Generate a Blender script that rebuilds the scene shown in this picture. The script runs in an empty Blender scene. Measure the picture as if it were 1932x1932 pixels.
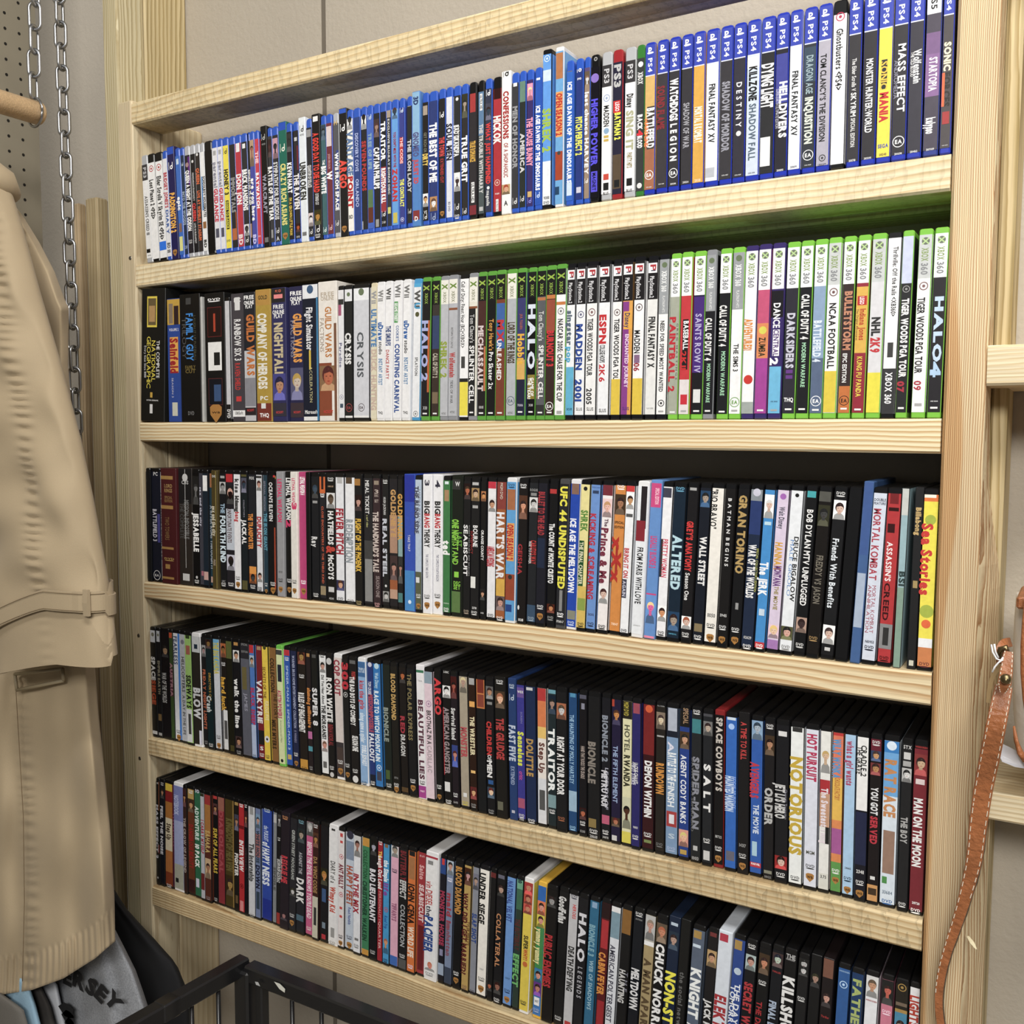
import bpy, math, random, re
from mathutils import Vector, Matrix
C = bpy.context.scene
COL = C.collection
# ---------------------------------------------------------------- camera
CP = Vector((1.3447, -1.0607, 1.3794)); YAW, PIT, ROL, FPX = .5356, -.0778, .0032, 1819.55
_f = Vector((-math.sin(YAW)*math.cos(PIT), math.cos(YAW)*math.cos(PIT), math.sin(PIT)))
_r = Vector((math.cos(YAW), math.sin(YAW), 0)); _u = _r.cross(_f)
RT = _r*math.cos(ROL)+_u*math.sin(ROL); UP = -_r*math.sin(ROL)+_u*math.cos(ROL)
cam = bpy.data.cameras.new('camera'); camo = bpy.data.objects.new('camera', cam); COL.objects.link(camo)
cam.sensor_width = 36; cam.sensor_height = 36; cam.lens = 36*FPX/1932; cam.clip_start = .02
camo.matrix_world = Matrix(((RT.x, UP.x, -_f.x, CP.x), (RT.y, UP.y, -_f.y, CP.y), (RT.z, UP.z, -_f.z, CP.z), (0, 0, 0, 1)))
C.camera = camo
# ---------------------------------------------------------------- light
w = bpy.data.worlds.new('room_air'); C.world = w; w.use_nodes = True
w.node_tree.nodes['Background'].inputs[0].default_value = (.93, .96, 1, 1)
w.node_tree.nodes['Background'].inputs[1].default_value = .10
def area(name, loc, tgt, sx, sy, e, col=(1, .97, .92)):
    l = bpy.data.lights.new(name, 'AREA'); l.shape = 'RECTANGLE'; l.size = sx; l.size_y = sy; l.energy = e; l.color = col
    o = bpy.data.objects.new(name, l); COL.objects.link(o); o.location = loc
    o.rotation_euler = (Vector(tgt)-Vector(loc)).to_track_quat('-Z', 'Y').to_euler()
    return o
area('ceiling_tube_light', (1.55, -1.1, 2.95), (1.0, 0, 1.2), 1.2, .16, 34)
area('ceiling_tube_light', (-1.3, -1.5, 2.95), (.2, 0, 1.3), 1.2, .16, 14)
area('ceiling_tube_light', (2.2, -3.0, 2.7), (.9, 0, 1.2), 2.0, .6, 86)
C.view_settings.view_transform = 'Standard'; C.view_settings.look = 'None'
C.view_settings.exposure = 0.0; C.view_settings.gamma = 1; C.view_settings.use_curve_mapping = False
C.cycles.max_bounces = 6
# ---------------------------------------------------------------- helpers
def ray(px, py): return _fdir(px, py)
def _fdir(px, py): return _f + RT*((px-966)/FPX) - UP*((py-966)/FPX)
def pt(px, py, Y=0.):
    d = _fdir(px, py); return CP + d*((Y-CP.y)/d.y)
def ptX(px, py, X):
    d = _fdir(px, py); return CP + d*((X-CP.x)/d.x)
def ptZ(px, py, Z):
    d = _fdir(px, py); return CP + d*((Z-CP.z)/d.z)
def lin(c):
    return c/12.92 if c <= .04045 else ((c+.055)/1.055)**2.4
def hexc(s):
    s = s.strip()
    if len(s) == 3: s = s[0]*2+s[1]*2+s[2]*2
    if len(s) == 4: s = s[:3]; return hexc(s)
    return tuple(int(s[i:i+2], 16)/255 for i in (0, 2, 4))
def lc(s):
    c = [lin(x) for x in hexc(s)]; g = .3*c[0]+.6*c[1]+.1*c[2]
    return tuple(x+(g-x)*.12 for x in c)
class MB:
    def __init__(s): s.v = []; s.f = []; s.c = []; s.m = []; s.mi = 0; s.col = (1, 1, 1)
    def face(s, pts, col=None):
        n = len(s.v); s.v += [tuple(p) for p in pts]; s.f.append(tuple(range(n, n+len(pts)))); s.c.append(col or s.col); s.m.append(s.mi)
    def raw(s, pts, faces, col=None):
        n = len(s.v); s.v += [tuple(p) for p in pts]
        for f in faces: s.f.append(tuple(i+n for i in f)); s.c.append(col or s.col); s.m.append(s.mi)
    def box(s, a, b, col=None, z2=None, bev=0.):
        x0, y0, z0 = a; x1, y1, z1 = b
        if bev:
            # chamfered box: 24 points
            P = []; idx = {}
            for i, x in enumerate((x0, x1)):
                for j, y in enumerate((y0, y1)):
                    for k, z in enumerate((z0, z1)):
                        sx, sy, sz = (1, -1)[i], (1, -1)[j], (1, -1)[k]
                        for ax in range(3):
                            p = [x+sx*bev, y+sy*bev, z+sz*bev]; p[ax] = (x, y, z)[ax]
                            idx[(i, j, k, ax)] = len(P); P.append(p)
            F = []
            for ax in range(3):
                o = [a_ for a_ in range(3) if a_ != ax]
                for sd in (0, 1):
                    q = []
                    for (u_, v_) in ((0, 0), (1, 0), (1, 1), (0, 1)):
                        t = [0, 0, 0]; t[ax] = sd; t[o[0]] = u_; t[o[1]] = v_; q.append(idx[(t[0], t[1], t[2], ax)])
                    F.append(q)
                for (u_, v_) in ((0, 0), (1, 0), (1, 1), (0, 1)):   # edges along ax
                    t0 = [0, 0, 0]; t1 = [0, 0, 0]; t0[ax] = 0; t1[ax] = 1
                    t0[o[0]] = t1[o[0]] = u_; t0[o[1]] = t1[o[1]] = v_
                    F.append([idx[(*t0, o[0])], idx[(*t0, o[1])], idx[(*t1, o[1])], idx[(*t1, o[0])]])
            for i in (0, 1):
                for j in (0, 1):
                    for k in (0, 1): F.append([idx[(i, j, k, 0)], idx[(i, j, k, 1)], idx[(i, j, k, 2)]])
            s.raw(P, F, col)
        else:
            P = [(x, y, z) for x in (x0, x1) for y in (y0, y1) for z in (z0, z1)]
            s.raw(P, [(0, 1, 3, 2), (4, 6, 7, 5), (0, 4, 5, 1), (2, 3, 7, 6), (0, 2, 6, 4), (1, 5, 7, 3)], col)
    def rings(s, rings, cap=True, col=None, closed=True):
        n = len(s.v); k = len(rings[0])
        for r in rings: s.v += [tuple(p) for p in r]
        for i in range(len(rings)-1):
            for j in range(k if closed else k-1):
                a = n+i*k+j; b = n+i*k+(j+1) % k; s.f.append((a, b, b+k, a+k)); s.c.append(col or s.col); s.m.append(s.mi)
        if cap:
            s.f.append(tuple(n+j for j in range(k))[::-1]); s.c.append(col or s.col); s.m.append(s.mi)
            q = n+(len(rings)-1)*k; s.f.append(tuple(q+j for j in range(k))); s.c.append(col or s.col); s.m.append(s.mi)
    def tube(s, path, r, seg=8, col=None, cap=True):
        path = [Vector(p) for p in path]; R = []; up = Vector((0, 0, 1))
        for i, p in enumerate(path):
            t = (path[min(i+1, len(path)-1)]-path[max(i-1, 0)]).normalized()
            a = t.cross(up if abs(t.dot(up)) < .95 else Vector((0, 1, 0))).normalized(); b = t.cross(a)
            rr = r[i] if isinstance(r, (list, tuple)) else r
            R.append([p+(a*math.cos(q*2*math.pi/seg)+b*math.sin(q*2*math.pi/seg))*rr for q in range(seg)])
        s.rings(R, cap, col)
    def build(s, name, mat, parent=None, smooth=False, loc=None):
        me = bpy.data.meshes.new(name)
        me.from_pydata(s.v, [], s.f); me.validate(clean_customdata=False)
        mats = mat if isinstance(mat, (list, tuple)) else [mat]
        for m_ in mats: me.materials.append(m_)
        if len(me.polygons) == len(s.f):
            at = me.attributes.new('tint', 'FLOAT_COLOR', 'CORNER')
            buf = []
            for p, c in zip(me.polygons, s.c): buf += [c[0], c[1], c[2], 1.]*p.loop_total
            at.data.foreach_set('color', buf)
            if len(mats) > 1: me.polygons.foreach_set('material_index', s.m)
        if smooth: me.polygons.foreach_set('use_smooth', [True]*len(me.polygons))
        me.update()
        o = bpy.data.objects.new(name, me); COL.objects.link(o)
        if parent is not None: o.parent = parent
        if loc is not None: o.location = loc
        return o
def recalc(o, ang=None):
    import bmesh
    bm = bmesh.new(); bm.from_mesh(o.data); bmesh.ops.recalc_face_normals(bm, faces=bm.faces); bm.to_mesh(o.data); bm.free(); return o
def empty(name, loc=(0, 0, 0)):
    o = bpy.data.objects.new(name, None); COL.objects.link(o); o.location = loc; o.empty_display_size = .05; return o
def tag(o, label=None, cat=None, group=None, kind=None):
    if label: o['label'] = label
    if cat: o['category'] = cat
    if group: o['group'] = group
    if kind: o['kind'] = kind
    return o
# ---------------------------------------------------------------- materials
def mat(name, col=(.8, .8, .8), rough=.5, metal=0., bump=0., bscale=200., attr=False, coat=0., vary=0., vscale=20., spec=.5, sheen=0.):
    m = bpy.data.materials.new(name); m.use_nodes = True; nt = m.node_tree; N = nt.nodes; L = nt.links; b = N['Principled BSDF']
    b.inputs['Base Color'].default_value = (*col, 1); b.inputs['Roughness'].default_value = rough; b.inputs['Metallic'].default_value = metal
    b.inputs['Specular IOR Level'].default_value = spec
    if coat: b.inputs['Coat Weight'].default_value = coat; b.inputs['Coat Roughness'].default_value = .12
    if sheen: b.inputs['Sheen Weight'].default_value = sheen
    src = None
    if attr:
        a = N.new('ShaderNodeAttribute'); a.attribute_name = 'tint'; src = a.outputs['Color']
    tc = N.new('ShaderNodeTexCoord')
    if vary:
        n = N.new('ShaderNodeTexNoise'); n.inputs['Scale'].default_value = vscale; n.inputs['Detail'].default_value = 5; L.new(tc.outputs['Object'], n.inputs['Vector'])
        mr = N.new('ShaderNodeMapRange'); mr.inputs[1].default_value = .3; mr.inputs[2].default_value = .7; mr.inputs[3].default_value = 1-vary; mr.inputs[4].default_value = 1+vary
        L.new(n.outputs['Fac'], mr.inputs[0])
        mx = N.new('ShaderNodeVectorMath'); mx.operation = 'SCALE'
        if src: L.new(src, mx.inputs[0])
        else: mx.inputs[0].default_value = col
        L.new(mr.outputs[0], mx.inputs['Scale']); src = mx.outputs[0]
    if src: L.new(src, b.inputs['Base Color'])
    if bump:
        n = N.new('ShaderNodeTexNoise'); n.inputs['Scale'].default_value = bscale; n.inputs['Detail'].default_value = 4; L.new(tc.outputs['Object'], n.inputs['Vector'])
        bp = N.new('ShaderNodeBump'); bp.inputs['Strength'].default_value = bump; bp.inputs['Distance'].default_value = .002; L.new(n.outputs['Fac'], bp.inputs['Height']); L.new(bp.outputs[0], b.inputs['Normal'])
    return m
def wood(name, light, dark, axis='X', ring=75, off=(0, .09, .05), tilt=2.5, chat=0., rough=.62, sharp=(.35, .9), seed=0., chang=35., heart=None):
    m = bpy.data.materials.new(name); m.use_nodes = True; nt = m.node_tree; N = nt.nodes; L = nt.links; b = N['Principled BSDF']
    b.inputs['Roughness'].default_value = rough; b.inputs['Specular IOR Level'].default_value = .3
    tc = N.new('ShaderNodeTexCoord')
    mp = N.new('ShaderNodeMapping'); mp.inputs['Location'].default_value = off
    t = math.radians(tilt); mp.inputs['Rotation'].default_value = (0, t, t*.7) if axis == 'X' else (t, t*.7, 0)
    L.new(tc.outputs['Object'], mp.inputs['Vector'])
    st = N.new('ShaderNodeMapping'); st.inputs['Scale'].default_value = (1.5, 9, 9) if axis == 'X' else (9, 9, 1.5); st.inputs['Location'].default_value = (seed, seed*1.7, seed*.6)
    L.new(tc.outputs['Object'], st.inputs['Vector'])
    ns = N.new('ShaderNodeTexNoise'); ns.inputs['Scale'].default_value = 1.6; ns.inputs['Detail'].default_value = 3; L.new(st.outputs[0], ns.inputs['Vector'])
    sc = N.new('ShaderNodeVectorMath'); sc.operation = 'SCALE'; sc.inputs['Scale'].default_value = .022; L.new(ns.outputs['Color'], sc.inputs[0])
    ad = N.new('ShaderNodeVectorMath'); ad.operation = 'ADD'; L.new(mp.outputs[0], ad.inputs[0]); L.new(sc.outputs[0], ad.inputs[1])
    wv = N.new('ShaderNodeTexWave'); wv.wave_type = 'RINGS'; wv.rings_direction = axis; wv.wave_profile = 'SAW'; wv.inputs['Scale'].default_value = ring; wv.inputs['Distortion'].default_value = .6; wv.inputs['Detail'].default_value = 1
    L.new(ad.outputs[0], wv.inputs['Vector'])
    rp = N.new('ShaderNodeValToRGB'); e = rp.color_ramp.elements; e[0].position = sharp[0]; e[0].color = (*light, 1); e[1].position = sharp[1]; e[1].color = (*dark, 1)
    e2 = e.new(.99); e2.color = (*[a*.5+c_*.5 for a, c_ in zip(light, dark)], 1)
    L.new(wv.outputs['Fac'], rp.inputs[0])
    fb = N.new('ShaderNodeMapping'); fb.inputs['Scale'].default_value = (6, 420, 420) if axis == 'X' else (420, 420, 6); L.new(tc.outputs['Object'], fb.inputs['Vector'])
    fn = N.new('ShaderNodeTexNoise'); fn.inputs['Scale'].default_value = 1; fn.inputs['Detail'].default_value = 2; L.new(fb.outputs[0], fn.inputs['Vector'])
    big = N.new('ShaderNodeTexNoise'); big.inputs['Scale'].default_value = .9; L.new(st.outputs[0], big.inputs['Vector'])
    m1 = N.new('ShaderNodeMapRange'); m1.inputs[1].default_value = .3; m1.inputs[2].default_value = .7; m1.inputs[3].default_value = .86; m1.inputs[4].default_value = 1.08; L.new(fn.outputs['Fac'], m1.inputs[0])
    m2 = N.new('ShaderNodeMapRange'); m2.inputs[1].default_value = .3; m2.inputs[2].default_value = .7; m2.inputs[3].default_value = .86; m2.inputs[4].default_value = 1.1; L.new(big.outputs['Fac'], m2.inputs[0])
    mm = N.new('ShaderNodeMath'); mm.operation = 'MULTIPLY'; L.new(m1.outputs[0], mm.inputs[0]); L.new(m2.outputs[0], mm.inputs[1])
    hgt = fn.outputs['Fac']; fac = mm.outputs[0]
    if chat:
        cm = N.new('ShaderNodeMapping'); cm.inputs['Rotation'].default_value = (0, math.radians(chang), 0); cm.inputs['Scale'].default_value = (1, 1, .25); L.new(tc.outputs['Object'], cm.inputs['Vector'])
        cw = N.new('ShaderNodeTexWave'); cw.bands_direction = 'X'; cw.wave_profile = 'SAW'; cw.inputs['Scale'].default_value = 22; cw.inputs['Distortion'].default_value = 7; cw.inputs['Detail'].default_value = 2; cw.inputs['Detail Scale'].default_value = 5; L.new(cm.outputs[0], cw.inputs['Vector'])
        c3 = N.new('ShaderNodeMapRange'); c3.inputs[1].default_value = .6; c3.inputs[2].default_value = 1; c3.inputs[3].default_value = 1; c3.inputs[4].default_value = 1-chat; L.new(cw.outputs['Fac'], c3.inputs[0])
        m3 = N.new('ShaderNodeMath'); m3.operation = 'MULTIPLY'; L.new(fac, m3.inputs[0]); L.new(c3.outputs[0], m3.inputs[1]); fac = m3.outputs[0]; hgt = cw.outputs['Fac']
    mx = N.new('ShaderNodeVectorMath'); mx.operation = 'SCALE'; L.new(rp.outputs[0], mx.inputs[0]); L.new(fac, mx.inputs['Scale'])
    fin = mx.outputs[0]
    if heart:      # brown heartwood band along the left edge of the post, widest around one height
        x0, zc, wz, w0, w1, hc = heart
        def M(op, a, b_=None):
            n = N.new('ShaderNodeMath'); n.operation = op
            for i_, q in enumerate((a, b_)):
                if q is None: continue
                if isinstance(q, (int, float)): n.inputs[i_].default_value = q
                else: L.new(q, n.inputs[i_])
            return n.outputs[0]
        sx = N.new('ShaderNodeSeparateXYZ'); L.new(ad.outputs[0], sx.inputs[0]); s0 = N.new('ShaderNodeSeparateXYZ'); L.new(tc.outputs['Object'], s0.inputs[0])
        g_ = M('EXPONENT', M('MULTIPLY', M('POWER', M('DIVIDE', M('SUBTRACT', s0.outputs[2], zc), wz), 2.), -1.)); wd_z = M('ADD', M('MULTIPLY', g_, w1), w0)
        xr = M('SUBTRACT', s0.outputs[0], x0); mr = N.new('ShaderNodeMapRange'); mr.inputs[1].default_value = -.0015; mr.inputs[2].default_value = .0015; mr.inputs[3].default_value = .75; mr.inputs[4].default_value = 0
        L.new(M('SUBTRACT', xr, wd_z), mr.inputs[0]); fz = N.new('ShaderNodeMapRange'); fz.inputs[1].default_value = 1.62; fz.inputs[2].default_value = 1.5; L.new(s0.outputs[2], fz.inputs[0])
        mc = N.new('ShaderNodeMix'); mc.data_type = 'RGBA'; mc.blend_type = 'MULTIPLY'; L.new(M('MULTIPLY', mr.outputs[0], fz.outputs[0]), mc.inputs[0]); L.new(fin, mc.inputs[6]); mc.inputs[7].default_value = (*hc, 1); fin = mc.outputs[2]
    L.new(fin, b.inputs['Base Color'])
    bp = N.new('ShaderNodeBump'); bp.inputs['Strength'].default_value = .35; bp.inputs['Distance'].default_value = .0012; L.new(hgt, bp.inputs['Height']); L.new(bp.outputs[0], b.inputs['Normal'])
    return m
PL = lc('ead7ac'); PD = lc('c39a62')
WRAIL = wood('pine_sawn', lc('e6d2a4'), lc('cdb07a'), chat=.22, ring=40, off=(0, -.03, -1.77), tilt=1.5, seed=3)
WB = [wood('pine_a', lc('efdfb8'), lc('d8bc88'), chat=.16, ring=45, off=(0, -.03, -1.50), tilt=1.2, seed=1, chang=-30),
      wood('pine_b', lc('f0e0b6'), lc('c99f62'), ring=60, off=(0, -.03, -1.23), tilt=.35, seed=7),
      wood('pine_c', lc('e8d4a8'), lc('c09660'), ring=50, off=(-.35, .01, -1.05), tilt=2.2, seed=12),
      wood('pine_d', lc('e2cb9c'), lc('c2a06a'), chat=.28, ring=45, off=(0, -.03, -.72), tilt=1.0, seed=17, chang=40),
      wood('pine_e', lc('dcc494'), lc('a8824e'), ring=85, off=(0, -.03, -.45), tilt=.35, chat=.08, seed=23)]
WRP = wood('pine_post_grain', lc('ead6aa'), lc('a87642'), axis='Z', ring=170, off=(-1.02, -.03, 0), tilt=.5, seed=5, sharp=(.2, .95), heart=(1.2192, 1.36, .14, .0055, .014, (.78, .56, .36)))
WLP = wood('pine_post_pale', lc('d8c7a2'), lc('c0aa84'), axis='Z', ring=110, off=(.17, -.03, 0), tilt=.4, seed=9)
WIN = wood('pine_inner', lc('d9c7a0'), lc('c6b088'), axis='Z', ring=30, off=(.02, -.2, 0), tilt=.4, seed=2)
WTR = wood('treated_pine', lc('cdb989'), lc('a08850'), axis='Z', ring=42, off=(.06, -.2, 0), tilt=.5, seed=31)
WTG = wood('treated_pine_green', lc('d0c39c'), lc('ab996c'), axis='Z', ring=75, off=(.2, -.15, 0), tilt=.4, seed=37)
WR = wood('pine_right_shelf', lc('ecdcb6'), lc('d6bd8e'), ring=70, off=(0, -.03, -.9), tilt=.6, seed=41)
ROD = wood('rod_wood', lc('d9b98c'), lc('b8905e'), axis='X', ring=200, off=(0, .01, -1.87), tilt=3, seed=4, rough=.4)
PLAST = mat('case_plastic', rough=.28, attr=True, spec=.5)
PRINT = mat('printed_paper_under_film', rough=.3, attr=True, spec=.45, vary=.07, vscale=160)
CARD = mat('printed_card', rough=.42, attr=True, vary=.06, vscale=140)
WALL = mat('painted_wall', lc('b5ab9b'), rough=.75, bump=.5, bscale=160, vary=.05, vscale=3)
FLOOR = mat('concrete_floor', lc('8a8378'), rough=.6, vary=.1)
STEEL = mat('zinc_steel', (.42, .43, .45), rough=.34, metal=1.)
BLKM = mat('black_enamel', (.012, .012, .013), rough=.25)
TAPEM = mat('clear_tape', lc('1c1c1e'), rough=.12)
COATM = mat('tan_twill', lc('ab9776'), rough=.8, bump=.15, bscale=900, sheen=.1, vary=.04, vscale=12)
COATL = mat('tan_lining', lc('7a6648'), rough=.85)
BLKC = mat('black_jersey', (.006, .006, .0075), rough=.9)
GRYC = mat('heather_grey', lc('8f9298'), rough=.95, vary=.22, vscale=420, bump=.3, bscale=500)
SLVR = mat('screw_metal', (.35, .33, .3), rough=.4, metal=1.)
def flat(name, h, rough=.8, **k): return mat(name, lc(h), rough=rough, **k)
# ---------------------------------------------------------------- glyphs of the built-in font
_G = {}
def _mesh_of(s, bold):
    cu = bpy.data.curves.new('g', 'FONT'); cu.body = s; cu.resolution_u = 2; cu.size = 1
    cu.offset = (0, .028, .052)[int(bold)]
    ob = bpy.data.objects.new('g', cu); COL.objects.link(ob)
    dg = bpy.context.evaluated_depsgraph_get(); me = bpy.data.meshes.new_from_object(ob.evaluated_get(dg))
    v = [(p.co.x, p.co.y) for p in me.vertices]; f = [tuple(p.vertices) for p in me.polygons]
    bpy.data.objects.remove(ob); bpy.data.curves.remove(cu); bpy.data.meshes.remove(me)
    return v, f
def glyph(ch, bold):
    k = (ch, bold)
    if k not in _G:
        if ch == ' ': _G[k] = ([], [], .32)
        else:
            v, f = _mesh_of(ch, bold)
            if not v: _G[k] = ([], [], .3)
            else:
                x0 = min(p[0] for p in v); x1 = max(p[0] for p in v)
                _G[k] = ([(p[0]-x0, p[1]) for p in v], f, x1-x0+(.085, .075, .06)[int(bold)])
    return _G[k]
CAPH = .73
def textgeo(s, bold=True):
    V = []; F = []; x = 0
    for ch in s:
        v, f, a = glyph(ch, bold); n = len(V)
        V += [(p[0]+x, p[1]) for p in v]; F += [tuple(i+n for i in q) for q in f]; x += a
    return V, F, max(x-.085, .1)
# ---------------------------------------------------------------- structure
sm = MB(); sm.box((-3, .147, 0), (3.2, .3, 3.3)); wall = tag(sm.build('wall_back', WALL), kind='structure')
sm = MB()
for x in (.279, 1.44, -.95): sm.box((x-.0035, .1452, 0), (x+.0035, .1475, 3.3))
tag(sm.build('trim_1', flat('seam_filler', '6e6558')), kind='structure')
sm = MB(); sm.box((-3, -4, -.05), (3.2, .147, 0)); tag(sm.build('floor', FLOOR), kind='structure')
# ---------------------------------------------------------------- shelving unit
unit = tag(empty('wooden_shelving_unit', (.61, .07, .0)), 'tall pale pine shelving unit holding rows of disc cases between two upright posts', 'shelving unit')
def part(mb, name, m, parent=unit, cen=True, **k):
    """build with the origin in the middle of the piece"""
    n = len(mb.v); c = Vector([sum(p[i] for p in mb.v)/n for i in range(3)])
    mb.v = [tuple(Vector(p)-c) for p in mb.v]
    off = Vector(parent.location) if parent else Vector((0, 0, 0))
    return recalc(mb.build(name, m, parent, loc=c-off, **k))
def worldtex(o, m): return o
def board(x0, za0, zb0, x1, za1, zb1, y0, y1, name, m, bow=0., parent=unit, e=.0025):
    mb = MB(); R = []; n = 12
    for i in range(n+1):
        t = i/n; x = x0+(x1-x0)*t; top = za0+(za1-za0)*t+bow*math.sin(math.pi*t); bot = zb0+(zb1-zb0)*t+bow*math.sin(math.pi*t)
        R.append([(x, y0+e, bot), (x, y0, bot+e), (x, y0, top-e), (x, y0+e, top), (x, y1-e, top), (x, y1, top-e), (x, y1, bot+e), (x, y1-e, bot)])
    mb.rings(R)
    o = mb.build(name, m); o.parent = parent; o.location = -Vector(parent.location) if parent else (0, 0, 0)
    return recalc(o)
ZB = {0: (1.9134, 1.8791, 1.911, 1.877), 1: (1.6565, 1.6207, 1.6597, 1.6241), 2: (1.4010, 1.3702, 1.3992, 1.3637), 3: (1.1357, 1.1083, 1.1375, 1.1036), 4: (.8690, .8386, .8734, .8392), 5: (.6091, .5750, .6085, .5745)}
for i, (a, b_, c_, d_) in ZB.items():
    board(.0005, a, b_, 1.2180, c_, d_, 0, .062, 'rail' if i == 0 else 'shelf_board', WRAIL if i == 0 else WB[i-1])
    if i: board(.0005, a, b_, 1.2180, c_, d_, .088, .146, 'rear_slat', WB[i-1])
def upright(x0, x1, y0, y1, z0, z1, name, m, parent=unit, e=.003):
    mb = MB(); mb.box((x0, y0, z0), (x1, y1, z1), bev=e); o = mb.build(name, m); o.parent = parent
    if parent: o.location = -Vector(parent.location)
    return recalc(o)
upright(-.0345, 0, 0, .0575, 0, 1.919, 'upright', WLP)
upright(-.0345, 0, .058, .1465, 0, 1.905, 'side_board', WIN)
mb = MB(); RR_ = []
for z, xb in ((0, 1.2745), (1.225, 1.2740), (1.25, 1.2715), (1.29, 1.2650), (1.33, 1.2600), (1.40, 1.2580), (2.35, 1.2575)):
    xf = 1.2575; RR_.append([(1.2192, .003, z), (1.2222, 0, z), (xf-.003, 0, z), (xf, .003, z), ((xf+xb)/2+.001, .03, z), (xb, .0555, z), (xb-.003, .0585, z), (1.2222, .0585, z), (1.2192, .0555, z)])
mb.rings(RR_); o = mb.build('upright', WRP); o.parent = unit; o.location = -Vector(unit.location); recalc(o)
upright(1.2192, 1.2574, .059, .1465, 0, 2.35, 'side_board', WTR)
def screw(x, y, z, parent=unit):
    mb = MB(); R = []
    for r, d in ((.0, -.0006), (.0028, -.0006), (.0034, -.0001), (.0034, .0015)): R.append([(x+r*math.cos(a*math.pi/6), y+d, z+r*math.sin(a*math.pi/6)) for a in range(12)])
    mb.rings(R); o = mb.build('screw', SLVR); o.parent = parent; o.location = -Vector(parent.location)
p_ = pt(245.7, 487); screw(p_.x, 0, p_.z)
for px, py in ((261.5, 1199), (263.8, 1431)):
    p_ = pt(px, py); screw(p_.x, 0, p_.z)
# studs and lumber on the left
tag(upright(-.072, -.0350, .004, .0575, 0, 2.5, 'wooden_stud', WTG, None), 'tall greenish treated pine stud standing against left post of the disc shelves', 'stud')
tag(upright(-.078, -.0350, .0585, .1465, 0, 2.5, 'wooden_stud', WTR, None), 'tall brown pine board on the wall, behind the greenish stud at left', 'stud')
tag(upright(-.194, -.162, .05, .075, 0, 1.796, 'lumber_board', wood('lumber_a', lc('c8b48a'), lc('b39a6c'), axis='Z', ring=70, off=(.3, .1, 0), tilt=.5, seed=51), None), 'loose pine board standing upright left of the tall stud, taller of two', 'board', 'loose boards standing against the wall')
tag(upright(-.2565, -.2413, .07, .088, 0, 1.799, 'lumber_board', wood('lumber_b', lc('bda580'), lc('a88c64'), axis='Z', ring=70, off=(.4, .1, 0), tilt=.5, seed=57), None), 'loose pine board standing behind the hanging chain, leftmost of two', 'board', 'loose boards standing against the wall')
# right hand unit
ru = tag(empty('wooden_shelving_unit', (1.9, .07, 0)), 'pine shelving unit at right edge with two empty looking shelf boards and a handbag', 'shelving unit')
board(1.2578, 1.4705, 1.4310, 2.4, 1.4705, 1.4310, .0, .146, 'shelf_board', WR, parent=ru)
board(1.2755, 1.0238, .9955, 2.4, 1.0238, .9955, .0, .146, 'shelf_board', WR, parent=ru)
board(1.2578, 1.93, 1.895, 2.4, 1.93, 1.895, -.02, .146, 'shelf_board', WR, parent=ru)
upright(1.2578, 1.2735, .0595, .1465, 0, 2.35, 'side_board', WTR, parent=ru)
upright(2.4, 2.438, 0, .146, 0, 2.3, 'upright', WRP, parent=ru)
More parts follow.
